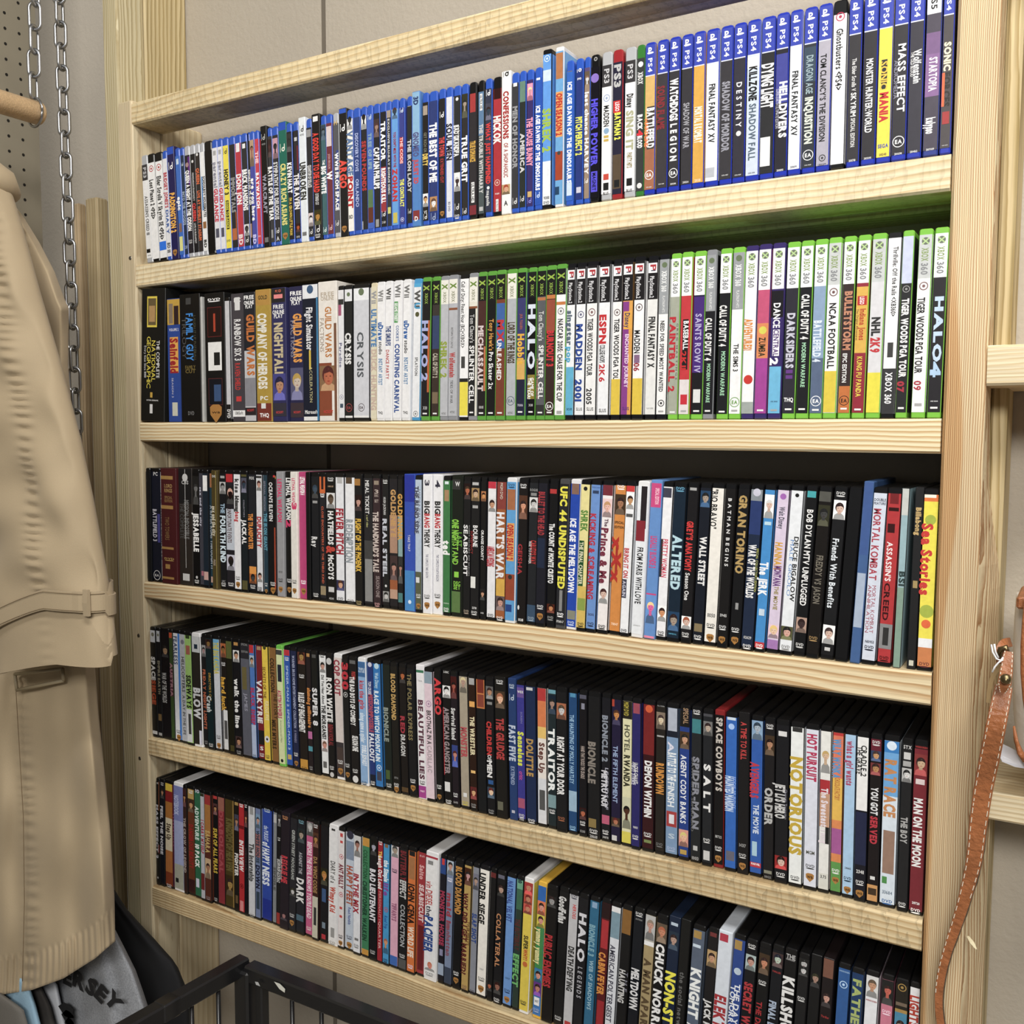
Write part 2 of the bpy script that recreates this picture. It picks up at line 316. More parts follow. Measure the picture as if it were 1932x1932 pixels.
# ---------------------------------------------------------------- the disc cases
DATA = r'''#1
33.7,14.6,-0.046 p3 eee|t.38-.74@.5*.42 444 ASSASSIN'S CREED III;b.87-.905@.4*.6 111;h.93*.5 555 BLES 01668
49.5,16.4,-0.046 kb f2f2f2|c.14 b22;t.24-.6@.45*.5 333 Lost Planet 2 <PS3>
66.7,17.3,-0.045 kb f2f2f2|c.14 b22;t.22-.8@.45*.5 333 Elder Scrolls V Skyrim SE <PS4>;b.82-.9 27e0
81.0,10.5,-0.043 bd e8e8ec|t.2-.52@.5*.6 b13 BRIDGET JONES'S;t.54-.76@.5*.5 46a DIARY;t.84-.93 555 BD III
94.6,16.0,-0.040 sl 1d1a55|b0-.07 2050c0;B.18 fff;t.41-.76@.5*.62 fb3 PADDINGTON 2;W.94
109.2,10.6,-0.038 bd 3a70c8|b.1-.15@.5*.5 cde;t.44-.56@.5*.6 fff epic;b.68-.76@.5*.6 865;b.8-.93@.5*.7 dd8
118.8,7.8,-0.037 bd 24344e|B.16 cdd;t.4-.7@.5*.6 9ab INTO THE WOODS;h.9*.7 9ab 2111
129.6,12.1,-0.035 cb 26242c|b.1-.35@.8*.3 628;o.17 a88;t.22-.76@.5*.6 fff QUEEN A NIGHT AT THE ODEON;D.85 ccc
141.5,11.2,-0.033 cb 1c1c20|o.15*.4 ddd;t.25-.5@.5*.3 ccc HUNGARIAN RHAPSODY;t.52-.68@.5*.5 d33 QUEEN;t.7-.88@.5*.3 ccc LIVE IN BUDAPEST
152.9,10.6,-0.031 cb 302c2c|o.1*.4 eee;t.22-.36@.5*.55 d63 QUEEN;t.42-.86@.5*.5 d63 LIVE AT WEMBLEY STADIUM
163.0,8.8,-0.030 cb f0f0f0|t.3-.66@.7*.5 222 SCHOOLBOY HOUSEMATES;b.3-.6@.2*.35 48c;b.7-.76 963;t.86-.93 222 BD
176.4,16.4,-0.030 kb 0c0c0e|
190.8,11.8,-0.029 bd e6e6ea|b.1-.14@.5*.5 aaa;t.2-.42@.5*.55 889 parental;t.43-.72@.5*.6 c24 GUIDANCE;b.78-.86@.5*.6 556
202.2,10.4,-0.029 bd e6e6ea|b.1-.14@.5*.5 aaa;t.2-.42@.5*.55 889 parental;t.43-.72@.5*.6 c24 GUIDANCE;b.78-.86@.5*.6 556
213.9,12.2,-0.029 bd f2e02a|B.13 222;t.28-.5@.5*.6 222 HONEY 3;b.55-.8@.5*.5 222;t.56-.79@.5*.3 ee3 DARE TO DANCE;h.9*.6 555 DVD
226.3,12.1,-0.029 bd 2c2a2c|b.8-.9@.5*.8 b63;t.36-.66@.5*.6 999 IMMORTALS;b.66-.8@.85*.2 a52
239.0,12.4,-0.028 bd c03040|b.06-.15@.5*.6 eee;t.34-.6@.5*.7 f6f0f0 DON JON;t.86-.95 edd BD
251.6,12.1,-0.028 bd 2e2e30|b.09-.13@.5*.5 eee;t.31-.66@.5*.7 fff BRICK MANSIONS;p.78-.88 ddd 222 444;B.92 ddd
260.7,5.2,-0.027 bd 222428|t.32-.62@.5*.75 ddd BEFORE I GO TO SLEEP;b.78-.9 a87
268.6,9.9,-0.027 bd 4a4ea8|p.04-.3 b97 432 a65;t.4-.76@.5*.6 fff are you here;t.88-.96 ccf BD
278.1,8.4,-0.026 bd d0384a|t.18-.28@.5*.6 fcc THE;t.36-.66@.5*.6 fff BAYWATCH;h.9*.6 fcc DVD
291.8,12.3,-0.025 sl 0a0a0c|B.1 bbb;h.15*.6 999 +DVD;t.4-.72@.5*.5 99a WARCRAFT;b.92-.96@.5*.6 777
303.5,9.0,-0.025 bd 3a3a3e|p.1-.25 322 422 533;t.33-.78@.5*.75 fff BATTLE OF THE YEAR;b.86-.93@.5*.4 999
314.2,11.6,-0.024 bd 2e2e32|p.1-.27 c9a 222 333;t.3-.78@.5*.6 ddd SYMPATHY FOR DELICIOUS;B.88 ddd;h.94*.5 ddd A
328.6,15.7,-0.023 sl 0e6a58|b0-.07 1f50c0;B.22 eed;t.34-.84@.5*.55 e8dc78 CRAZY RICH ASIANS;W.93
342.1,10.4,-0.022 bd 222026|p.09-.24 333 222 333;t.33-.58@.5*.7 fff KEVIN HART;t.62-.93@.5*.45 ec3 I'M A GROWN LITTLE MAN
354.2,10.2,-0.021 bd 2c2a2e|b.13-.16@.5*.5 ccc;b.2-.4@.8*.3 723;t.43-.72@.5*.8 f4f0f0 THE RAVEN;p.84-.91 311 311 b52;h.95*.6 ddd DVD
366.2,13.0,-0.020 sl e4ebf0|B.1 333;h.14*.6 444 +DVD;t.36-.66@.5*.75 34342e UNBROKEN;b.92-.95@.5*.6 777
379.1,10.5,-0.018 bd 2a2a2e|b.09-.15@.5*.8 999;t.38-.56@.5*.55 ddd QUANTUM OF SOLACE;p.77-.88 dcc 222 eee;B.93 ddd
392.2,15.0,-0.016 sl 141214|b.02-.06@.5*.6 eee;t.15-.62@.5*.6 e32 A GOOD DAY TO DIE HARD;t.63-.72@.5*.35 ddd EXTENDED CUT;p.76-.88 331 430 b83;B.92 ddd;D.96 ddd
405.3,9.9,-0.014 bd 3f686e|p.08-.2 345 222 678;t.36-.4@.5*.4 fff THE;t.41-.63@.5*.75 fff BIG WHITE;B.93 dee
416.1,10.9,-0.013 bd 74303a|b.1-.26@.5*.9 dcc;t.32-.44@.5*.3 c99 JOSH BROLIN;t.46-.53@.5*.8 fff W;B.92 dbb
427.2,10.7,-0.011 cb 56565c|h.08*.5 ca6 H;b.3-.78@.75*.45 3a4a90;t.32-.78@.6*.5 fff WWII FROM SPACE;B.89 ddd
440.0,14.1,-0.010 sl 161618|b0-.04 2458c8;B.16 fff;t.4-.62@.5*.75 e43 ARGO;W.94
452.9,10.9,-0.009 bd f4f0e8|p.03-.16 eee 222 333;t.17-.52@.5*.85 5a7aa8 VANTAGE;t.53-.78@.5*.7 b12 POINT;h.85*.6 555 BD
465.0,12.1,-0.008 bd 2e4482|t.2-.5@.5*.4 b8c4ee DISCOVERY COVE;t.56-.78@.5*.4 b8c4ee ORLANDO
476.9,10.4,-0.007 bd 28282c|p.02-.18 eee 211 222;t.27-.66@.5*.6 b33 SEVEN POUNDS;b.9-.98@.1*.2 ccc
487.6,10.2,-0.006 bd 4468c0|B.1 cde;t.22-.5@.5*.5 8ab TREE OF LIFE;b.66-.8@.5*.9 587a50;b.8-.92 632
498.6,11.1,-0.005 bd 26262a|b0-.05@.5*.9 39e;p.12-.26 433 533 a87;t.34-.66@.5*.75 fff CAPTAIN PHILLIPS;b.9-.96@.5*.5 999
509.8,10.6,-0.004 bd 222226|t.15-.45@.5*.6 fff TRAITOR;b.5-.85@.5*1 a03038;t.51-.78@.5*.6 fff RIGHTEOUS KILL;B.87 ddd;h.93*.6 ccc 2 BD
519.6,8.2,-0.003 bd 33363c|b.01-.13@.5*.9 a98;t.14-.72@.5*.33 ddd EXCLUSIVE BLU-RAY BONUS DISC;b.82-.87@.5*.6 cc6
529.9,11.5,-0.002 bd 62a2e4|p.05-.15 7ad 532 345;t.25-.52@.5*.35 a23 YOU DON'T MESS WITH THE;t.53-.78@.5*.6 c22 ZOHAN;b.87-.95@.5*.6 cb4
541.3,9.3,-0.001 bd 3a4290|B.1 def;b.3-.5@.4*.6 b33;t.3-.5@.45*.45 fcc THE CODE;t.62-.83@.5*.6 ee5 THE CONTRACT;c.93 ddf
553.8,8.9,-0.000 bd 2a2c2c|b.04-.08@.5*.6 999;t.33-.73@.5*.55 ccc THE IRON LADY;B.88 ccc
565.1,13.2,-0.000 sl 4c84c8|b0-.4 88b8dc;t.04-.1@.5*.5 236 3D;t.3-.48@.5*.6 558 GNOMEO;t.5-.68@.5*.5 c44 JULIET 3D;b.88-.95@.5*.8 833;h.94*.4 fff D
580.0,10.0,-0.000 bd 221e1c|b.1-.17@.5*.7 a98;t.3-.45@.5*.4 776 GET RICH OR;t.46-.55@.5*.7 ec5 DIRTY;p.76-.86 eee 422 da6;h.9*.5 ddd VS;B.94 ddd
592.3,13.4,-0.000 bd 2c3c78|b.03-.06@.5*.5 668;t.24-.68@.5*.75 fff THE BEST OF ME;p.79-.9 b85 643 eee;B.95 9ac
607.0,10.6,-0.000 bd 222226|B.2 fff;t.36-.5@.5*.65 d44 THE TOWN;t.52-.7@.5*.4 b33 EXTENDED CUT;W.93
618.3,10.3,-0.000 bd dcdfea|b.05-.07@.5*.6 889;t.27-.54@.5*.75 223 SOUL MEN;t.85-.92@.5*.3 557 BD DVD
630.0,11.2,-0.000 bd 2c2c2e|o.1*.4 ddd;t.3-.5@.75*.25 fff jackass presents;t.29-.52@.4*.6 eee BAD GRANDPA;p.64-.78 eee ccc 433;B.9 ddd;D.96 ddd
642.2,10.3,-0.001 bd 2e2c2c|p.07-.25 332 222 a98;t.38-.72@.5*.7 f6f6f6 TRUE GRIT;B.94 ddd
654.4,11.8,-0.001 kb 302c30|b.08-.22@.5*.7 a33;t.43-.58@.5*.6 da3 TRUE ROMANCE;b.73-.88@.5*.4 eee;t.74-.87@.5*.3 333 ULTRA HD;b.9-1 802a34
667.1,9.5,-0.001 kb 4c5658|b.06-.4 5a7ea4;b.1-.22@.5*.4 eee;t.11-.21@.5*.3 333 ULTRA HD;t.32-.82@.5*.5 ccc THE TROUBLE WITH HARRY;b.92-.95@.5*.6 bbb
678.0,10.4,-0.001 bd 34384c|B.11 fff;p.18-.3 445 322 345;t.32-.76@.5*.55 d33 WHAT JUST HAPPENED;o.79*.4 eee;t.81-.92@.5*.4 ddd magnolia
690.6,12.9,-0.001 kb b02a34|b0-.16@.5*.8 311;t.28-.48@.5*.7 f6eee8 HICKOK;c.76 dba;h.84*.5 eee STUDIO;b.88-.98@.5*.3 eee;t.89-.97@.5*.22 333 ULTRA HD
704.3,13.8,-0.001 sl f2f2ee|B.02 222;t.14-.47@.5*.5 a22 CONFESSIONS;t.5-.74@.5*.4 a44 OF A SHOPAHOLIC;p.79-.86 b96 a42 da8;h.92*.4 444 A
717.2,10.8,-0.001 bd 3a3a3e|b.05-.1@.5*.5 eee;t.24-.68@.5*.55 9a9a9e MEN OF HONOR;B.92 ddd
728.0,9.5,-0.001 bd 2a302c|b.05-.22@.5*.9 687;t.44-.72@.5*.55 ccc AMERICA;B.91 ddd
738.2,9.7,-0.001 bd 3a2e6a|p.1-.22 f9b fd9 d9a;t.34-.68@.5*.75 f59ab8 THE HOUSE BUNNY;b.86-.9@.5*.6 ca6;B.93 88d
750.1,10.2,-0.001 bd 2456b8|b.05-.09@.5*.5 eee;t.27-.86@.5*.5 fff ICE AGE DAWN OF THE DINOSAURS;B.9 cdf
762.2,12.7,-0.001 dv 5c9ce8|b.13-.2@.5*1 cfe0f4;b.7-1 e8ecf2;c.06 dee;t.37-.64@.5*.75 9fbf38 SHREK 2;h.93*.6 444 90811;D.96 333
778.9,11.7,-0.001 dw 68a8dc|b.04-.2@.5*.8 b67444;b.28-.56@.5*.8 e8a050;t.29-.55@.5*.6 b22 OPEN SEASON 2;b.65-.83 a8401f;o.66*.4 444;b.87-.92@.3*.5 246
793.5,10.0,-0.001 bd 2c66c4|b.03-.08@.5*.6 764;t.15-.84@.5*.5 fff ICE AGE DAWN OF THE DINOSAURS;b.84-.93@.5*.7 cde
806.2,10.3,-0.002 bd 26387e|B.08 fff;h.14*.5 fff DVD;t.4-.66@.5*.7 ee4 PITCH PERFECT 2;b.88-.92@.5*.6 ccd
816.3,8.1,-0.002 bd 9a8470|b0-.1 5a4a78;p.1-.22 654 865 ddd;t.24-.8@.5*.55 f4f0ee last chance HARVEY;B.85 eee
827.2,11.8,-0.002 kb 100e18|B.03 999;o.16*.9 8a70c8;t.3-.75@.5*.6 5a50e8 HIGHER POWER;b.79-.93@.5*.7 5850e0;t.8-.92@.5*.35 111 MAGNET
842.7,13.7,-0.002 p3 eeeef0|c.31 9ac;t.36-.5@.5*.45 222 MADDEN;o.53*.5 8ac;t.56-.6@.5*.4 ca4 11;b.82-.86@.5*.5 c43;b.88-.93@.5*.5 222;h.95*.5 444 BLUS
856.5,13.2,-0.002 cr 28263a|t.1-.25 bbb PS3;b.34-.42@.45*.7 c22;t.35-.41@.5*.35 fff LEGO;t.42-.6@.55*.5 ee3 BATMAN 2;b.7-.93@.5*.8 5a4a38;b.87-.92@.5*.5 222
872.2,14.2,-0.002 p3 ececee|t.31-.4@.5*.5 333 Disney;t.42-.68@.5*.55 b0b08c SING IT;t.7-.8@.5*.4 887722 PARTY HITS;b.87-.92@.5*.5 222;h.95*.5 444 BLUS
885.1,10.5,-0.002 cg 3a3c3c|o.13 eee;t.18-.26@.5*.5 ddd XBOX;t.46-.56@.5*.5 fff BACK;t.56-.6@.5*.6 d23 4;t.6-.68@.5*.5 fff BLOOD;o.93 ddd
897.3,13.3,-0.002 p4 d8ae60|b.6-1 a86848;b.42-.7@.6*.7 4a4440;t.43-.69@.6*.6 f4f4f4 BATTLEFIELD;t.5-.68@.2*.3 e73 HARDLINE;E.87 fff;h.95*.5 eee CUSA 00625
912.4,13.8,-0.002 p4 3e3a3e|t.3-.58@.4*.55 8a2c34 SOUND FLAME;h.94*.5 ddd CUSA 00419
926.9,13.3,-0.002 p4 38363a|t.27-.54@.5*.6 fff WATCHDOGS;t.56-.8@.5*.5 f4f4f4 L E G I O N;E.88 fff;h.95*.5 ddd 2105288
941.7,13.8,-0.002 p4 38363a|t.44-.73@.5*.45 a8a8b0 SHADOW OF WAR;h.95*.5 ddd 2101324
956.1,13.9,-0.002 p4 dca436|t.48-.71@.5*.55 fff4dc MORTAL 11 KOMBAT;h.95*.5 fdb 21038
971.4,15.3,-0.003 p4 e4e8ee|t.35-.72@.5*.42 222 FINAL FANTASY XV;b.88-.94@.4*.7 b8bcc4
987.3,14.5,-0.003 p4 3a383c|t.35-.79@.5*.5 9a9aa6 SHADOW OF MORDOR;h.94*.5 ddd CUSA 00107
1002.0,14.2,-0.003 p4 36343e|t.37-.65@.5*.38 e4e4ec D E S T I N Y;o.69*.4 ddd;h.95*.5 ddd CUSA 00219
1017.4,15.0,-0.003 p4 ccd8e8|b.23-.3@.5*1 f0f2f6;t.29-.5@.5*.5 222 KILLZONE;t.52-.87@.5*.45 567 SHADOW FALL;h.95*.5 556 CUSA 00190
1033.3,15.5,-0.003 p4 2e2e30|t.29-.56@.5*.7 f6f6f6 DYING LIGHT;b.74-.92@.4*.7 e8e8e8;h.94*.5 444 CUSA 00078
1048.8,14.0,-0.003 p4 2c2a32|b.25-.55@.5*.95 44489a;t.42-.76@.65*.5 fff HELLDIVERS;t.46-.7@.2*.22 ccd SUPER-EARTH ULTIMATE EDITION;h.96*.5 ddd 3001193
1063.1,13.6,-0.003 p4 e4e8ee|t.37-.76@.5*.42 222 FINAL FANTASY XV;h.95*.5 667 2101699
1077.9,13.9,-0.003 p4 34383e|b.24-.45@.5*.95 3c4c5c;t.29-.52@.5*.45 9ab0b8 DRAGON AGE;t.54-.82@.5*.5 d8e0d4 INQUISITION;E.89 fff;h.95*.5 ddd CUSA 00220
1092.8,14.1,-0.003 p4 aeaab8|t.3-.82@.45*.38 222 TOM CLANCY'S THE DIVISION;c.92*.5 444;h.96*.6 556 UBISOFT
1108.0,14.7,-0.003 kb f6f6f8|c.1 b35;t.17-.53@.5*.4 222 Ghostbusters <PS4>
1123.2,13.3,-0.003 p4 38363a|t.36-.55@.5*.28 ddd The Elder Scrolls V;t.56-.7@.5*.35 eee SKYRIM;t.71-.88@.5*.28 ddd SPECIAL EDITION;h.96*.5 ddd 2101718
1138.7,14.3,-0.004 p4 343236|t.38-.81@.5*.42 f4f4f4 MONSTER HUNTER:WORLD;h.96*.5 ddd 2102095
1153.4,14.2,-0.004 p4 f0da28|b.4-.57@.45*.4 333;t.41-.57@.45*.45 f2c020 SONIC;t.59-.76@.5*.5 c8262c MANIA;h.9*.7 2a50b0 SEGA;h.95*.5 654 2102415
1168.3,14.2,-0.004 p4 343236|t.33-.72@.6*.45 fff MASS EFFECT;t.42-.64@.22*.25 99a ANDROMEDA;E.89 fff;h.96*.5 ddd 2100298
1183.0,13.9,-0.004 p4 383640|t.38-.57@.6*.45 fff Wolfenstein;t.39-.53@.25*.2 fff THE OLD BLOOD;h.96*.5 ddd 2104162
1198.3,14.7,-0.004 ps 4a4452|b.3-.42 7a5a88;b.42-.66@.5*1 8a6498;t.44-.63@.55*.45 fff STARTOPIA;t.78-.87@.5*.5 fff kalypso;h.96*.5 ddd 2107009
1213.3,13.6,-0.004 p4 4a4446|t.37-.53@.5*.5 f0e8c0 SONIC;t.54-.73@.5*.5 2a2622 FORCES;b.54-.73@.2*.25 d86430;b.76-.83@.5*.6 a83030;h.95*.5 ddd CUSA 05674
#2
25.1,65.8,0.052 pc:h=214:bk=1 161614|b.06-.29@.45*.42 e8d030;b.075-.275@.45*.34 6a5a38;b.13-.25@.45*.25 b89058;t.39-.67@.72*.12 fff THE COMPLETE;t.39-.7@.53*.15 f0dc30 NATIONAL;t.36-.75@.33*.15 f0dc30 GEOGRAPHIC;t.43-.67@.18*.08 ddd Every Issue Since 1888;b.78-.82@.45*.1 c8a030;h.84*.5 ddd NATIONAL GEOGRAPHIC;b.87-.94@.45*.12 ddd
82.2,31.1,0.009 pc:h=196 2a4a9a|b0-.21 c8a030;b.04-.2@.3*.3 876;b.06-.21@.7*.35 322;h.25*.7 dde VOLUME 2;b.31-.6@.5*.62 e8a83c;t.32-.6@.5*.5 a01c24 Seinfeld;t.64-.8@.35*.12 ccd SEASON 3;b.84-.95@.5*.4 ccb
122.5,45.9,0.006 pc:h=200 121110|b.03-.08@.45*.25 444;t.15-.52@.5*.3 3a8ee0 FAMILY GUY;t.18-.5@.22*.18 555 TRILOGY;t.17-.52@.75*.1 554 LAUGH IT UP FUZZBALL;h.57*.5 776530 FAMILY;h.6*.5 776530 CUT;h.93*.3 777 DVD
150.1,4.2,0.004 pc:h=194 b8b8b4|
179.7,43.4,0.002 pc:h=198:bk=1 141414|D.05 fff;b.11-.34@.5*.7 6a2020;b.115-.335@.5*.66 241210;b.16-.3@.5*.1 b84020;b.38-.6@.5*.68 f0f0ee;b.46-.56@.6*.3 222;b.66-.87@.5*.7 602828;b.665-.865@.5*.66 10141e;b.71-.84@.6*.35 3a5680;W.93
207.4,10.4,0.000 dv ccccd0|b.86-1 222;t.9-.97 ddd DVD
226.9,27.6,0.000 pc:h=194 444046|b.03-.13@.5*.4 ddd;h.05*.5 ddd PC;t.2-.52@.5*.45 ececec RAINBOW SIX 3;t.54-.75@.45*.35 c83030 RAVEN SHIELD;b.8-.84@.5*.4 c33;b.91-.96 eee;h.93*.6 333 UbiSoft
253.2,24.1,0.000 pc:h=194 20222a|b.45-1 c4c4c8;h.04*.85 fff FREE;h.08*.85 fff ONLINE;h.11*.6 fff PLAY;t.17-.64@.6*.55 c8702c GUILD WARS;b.66-.88@.5*.9 8a8a92;b.89-.95 2a2428;h.91*.6 c33 NCSOFT
281.9,30.8,0.000 pc:h=196 b0902c|b0-.12 b88a34;h.06*.6 332 GOLD;b.86-1 7a3024;t.18-.75@.45*.5 e8e4d8 COMPANY OF HEROES;h.82*.5 eee PC;b.86-.9@.45*.3 ddd;h.95*.6 fff THQ
314.1,28.8,0.000 pc:h=196 2e2e5c|b0-.11 222024;h.025*.4 d64 PC CD;b.05-.08@.5*.6 e88;h.14*.7 eee FREE;h.18*.8 eee ONLINE;h.21*.6 eee PLAY;t.26-.66@.5*.5 c8b890 NIGHTFALL;p.64-.84 448 224 b86;b.86-.96 34323e;h.93*.5 c33 NCSOFT
345.5,27.7,0.000 pc:h=196 26264c|h.05*.8 fff FREE;h.09*.8 fff ONLINE;h.12*.6 fff PLAY;t.2-.56@.6*.5 e89a38 GUILD WARS;t.25-.52@.25*.25 99a FACTIONS;p.6-.84 557 b94 cba;b.86-.97 3c3038;h.93*.5 c33 NCSOFT
375.1,30.7,0.000 pc:h=197 10182c|b0-.105 e8eaee;o.04*.4 3a5a80;t.17-.48@.45*.35 f0f0f4 Flight Simulator;b.48-.62@.45*.12 d8b828;t.6-.86@.5*.16 c8c088 ACCELERATION;h.93*.8 eee Microsoft;b.965-1 e8e8e8;b.1-1@.93*.12 3880b0
408.3,34.8,0.000 pc:h=198 e8e2da|h.045*.7 a89;h.09*.7 b8aa98 FREE;h.12*.7 b8aa98 ONLINE;t.18-.54@.55*.3 c07830 GUILD WARS;t.26-.5@.2*.2 998878 FACTIONS;b.58-.96@.35*.7 8a4428;p.6-.78 864 522 b64;h.93*.5 c33 NCSOFT;b.3-1@.92*.16 7a5038
433.4,11.3,0.003 dv e4e4e8|b.1-.14 333;b.14-.22@.3*.5 a57;t.42-.6@.4*.4 668 Paradise;c.82 99a;b.87-.9@.5*.5 456
446.8,14.8,0.005 dv 1e2022|b.02-.12 e4e6ea;o.07*.4 6a7a5a;t.35-.58@.45*.6 e8e8e8 CRYSIS;t.4-.56@.25*.2 ccc WARHEAD;E.9 a44;b.96-.985 e8e8e8
468.7,28.3,0.009 dv:b=1 ced0d8|b.02-.12 eceef2;o.06*.35 6a7a5a;t.35-.68@.45*.35 555a60 CRYSIS;E.9*.4 311;b.96-.985 e8e8e8
489.0,11.4,0.013 dy dcd4b8|t.06-.15@.5*.6 98989c Wii;t.19-.46@.5*.7 4a80b8 ULTIMATE;t.48-.92@.5*.7 c8b0a0 DUCK HUNTING
502.3,13.4,0.015 dw ececee|t.06-.14@.5*.55 888 Wii;t.29-.42@.5*.55 2860a8 uDraw;t.43-.52@.5*.4 333 studio;t.55-.74@.5*.45 4a80b0 INSTANT ARTIST;h.94*.6 333 THQ
515.7,12.2,0.018 dw ececee|t.05-.13@.5*.55 555 Wii;t.32-.46@.5*.6 304880 THE SMURFS;t.49-.7@.4*.4 b83838 DANCE PARTY
529.5,14.0,0.021 dw ececee|t.03-.12@.5*.55 777 Wii;b.15-.3@.3*.45 4a9a50;t.16-.29@.3*.3 fff SESAME STREET;t.32-.43@.5*.3 4a6aa0 COOKIE'S;t.45-.94@.5*.5 3a589a COUNTING CARNIVAL
545.0,13.2,0.024 dw ececee|t.04-.13@.5*.55 777 Wii;t.29-.42@.5*.55 2860a8 uDraw;t.43-.52@.5*.4 333 studio;t.55-.74@.5*.45 4a80b0 INSTANT ARTIST;h.94*.6 333 THQ
560.0,13.3,0.027 db e6e8ec|b.03-.06 48a8d8;t.08-.2@.5*.6 555 Wii;t.17-.21@.5*.6 3898c8 U;o.25*.5 553;t.55-.68@.5*.3 555 SPLATOON;c.95*.6 888
578.1,14.1,0.022 xb 1c1a1e|b.3-.8@.85*.3 c06028;t.3-.72@.4*.6 a8b0e0 HALO 2;h.91*.5 bbb X10;b.945-.955@.5*.5 eee
593.3,13.0,0.019 xb 3a3430|b.27-.5 34446a;b.5-1 3a2e28;t.53-.7@.5*.5 b8b0a0 CALL OF DUTY 2;b.8-.88@.5*.7 7a6850;b.945-.955@.5*.5 eee
607.1,13.8,0.015 xs:sh=c b8bac0|t.45-.7@.45*.6 90a030 SHREK 2;h.95*.5 777 NTSC
622.1,15.0,0.012 xs:sh=c b4b6bc|b.225-.24 8a5030;t.36-.5@.4*.2 444 RETURN TO CASTLE;t.53-.7@.45*.5 b84040 Wolfenstein;t.72-.88@.4*.25 444 TIDES OF WAR;h.94*.5 777 NTSC
638.2,14.7,0.012 dv f0f0f2|t.05-.5@.35*.35 222 Call of Duty: Finest Hour (BC)<XBOX>;b.56-.64@.4*.4 444;b.71-.735 222;b.735-.965 e8d820
653.3,14.3,0.012 xs:sh=c e0ddd0|b.24-1@.4*.7 222224;b.225-.24 8a5030;t.28-.47@.4*.4 bbb Tom Clancy's;t.49-.88@.4*.45 f4f4f4 SPLINTER CELL;b.94-.95@.4*.4 eee
667.5,13.4,0.012 xb 4a2a26|b.7-1 201c1e;t.36-.8@.4*.5 d8c8c8 MECHASSAULT;b.5-.8@.85*.2 c87040;h.91*.5 bbb 0001;b.945-.955@.5*.5 eee
681.5,13.9,0.012 xb 161618|t.32-.53@.5*.42 d89838 Tony Hawk's;t.54-.79@.5*.42 f0f0f0 Pro Skater 2x;b.945-.955@.5*.5 eee
696.1,14.1,0.012 xb 7a3c28|b.22-.52 3a64a8;t.33-.48@.5*.6 c02830 MX;t.46-.73@.4*.42 f0f0f0 UNLEASHED;b.945-.955@.5*.5 eee
711.4,14.8,0.012 xs b0b4ba|t.35-.62@.5*.6 4a3c28 LORD OF THE RINGS;E.87 567;h.95*.5 777 NTSC
726.1,13.4,0.012 xb 3a3c70|b.6-.73@.5*1 d8a850;b.73-1 22243c;t.3-.4@.5*.25 c86830 J.R.R. TOLKIEN;t.43-.63@.5*.6 e8b020 Hobbit;h.9*.6 bbc 70306;b.94-.95@.5*.5 eee
739.9,12.3,0.012 xb 0e0e12|t.24-.66@.5*.7 d8e0f0 HALO;b.7-.86@.5*1 8a7a28;t.72-.84@.65*.3 fff GAME OF;t.72-.86@.3*.3 fff THE YEAR!;h.9*.5 bbb X08;b.94-.95@.5*.5 eee
753.5,13.2,0.012 xb 5a5c60|b.2-.22 b87040;b.9-1 333;t.29-.48@.5*.45 ccc Tom Clancy's;t.51-.86@.55*.45 f4f4f4 SPLINTER CELL;t.6-.86@.15*.15 d97 PANDORA TOMORROW;b.945-.955@.5*.5 eee
767.5,13.8,0.012 xb 3a2824|b.19-.215 c87838;b.22-.42 9a4a34;t.42-.65@.5*.6 d02830 BURNOUT 3;E.91 fff;b.945-.955@.5*.5 eee
782.5,14.2,0.012 xb f0f0f2|b.24-.26 c87838;c.3 777;t.35-.88@.5*.45 222 NASCAR 2005: CHASE FOR THE CUP;b.94-.96@.5*.5 aaa
796.0,12.1,0.012 p2 eceef2|t.3-.52@.4*.5 567 singstar;t.53-.63@.4*.5 48a8d0 pop;b.66-1 58b0d4;h.93*.6 223 SCUS
809.6,13.6,0.012 p2 eceef2|c.33 668;t.39-.68@.4*.55 28489a MADDEN;t.74-.88@.4*.55 28489a 2001;h.93*.6 666 SLUS
824.4,15.1,0.012 p2 eeeeee|c.32 866;t.36-.72@.4*.42 222 TIGER WOODS PGA TOUR;t.8-.9@.4*.42 222 2005;h.93*.6 666 SLUS
841.1,15.5,0.012 p2 eceef2|t.34-.52@.4*.5 c82028 ESPN;t.53-.64@.4*.4 333 COLLEGE HOOPS;t.65-.76@.4*.42 c82028 2K6;h.94*.6 666 SLUS
856.6,13.2,0.012 p2 eeeeee|c.33 766;t.37-.75@.5*.45 222 TIGER WOODS PGA TOU;b.745-.975 e0c020
871.5,14.2,0.012 p2 e0a040|b.27-1@.35*.55 8a3c8c;b.33-.44@.5*.7 e8a830;t.34-.43@.5*.4 336 Disney;t.47-.8@.5*.3 f0d8f0 ENCHANTED JOURNEY;h.93*.6 537 SLUS
886.1,14.3,0.012 p2 f0f0f2|c.31 766;t.45-.59@.4*.45 222 MADDEN;b.6-.65@.4*.5 868;t.65-.7@.4*.45 a02030 06;b.745-.975 e0c020
901.3,14.1,0.012 p2 e4e4e2|t.37-.68@.5*.5 333 FINAL FANTASY X;h.93*.6 888 SLUS 20312
915.7,12.9,0.012 x3:sh=k:gy=1 f0f0f0|t.4-.83@.45*.35 333 NEED FOR SPEED MOST WANTED;c.9 333;b.945-.955@.5*.5 aaa
929.2,12.6,0.011 x3 a4a898|t.38-.83@.35*.5 c02030 PAINTBALL 2;t.42-.76@.8*.15 333 GREG HASTINGS;b.95-.96@.5*.5 eee
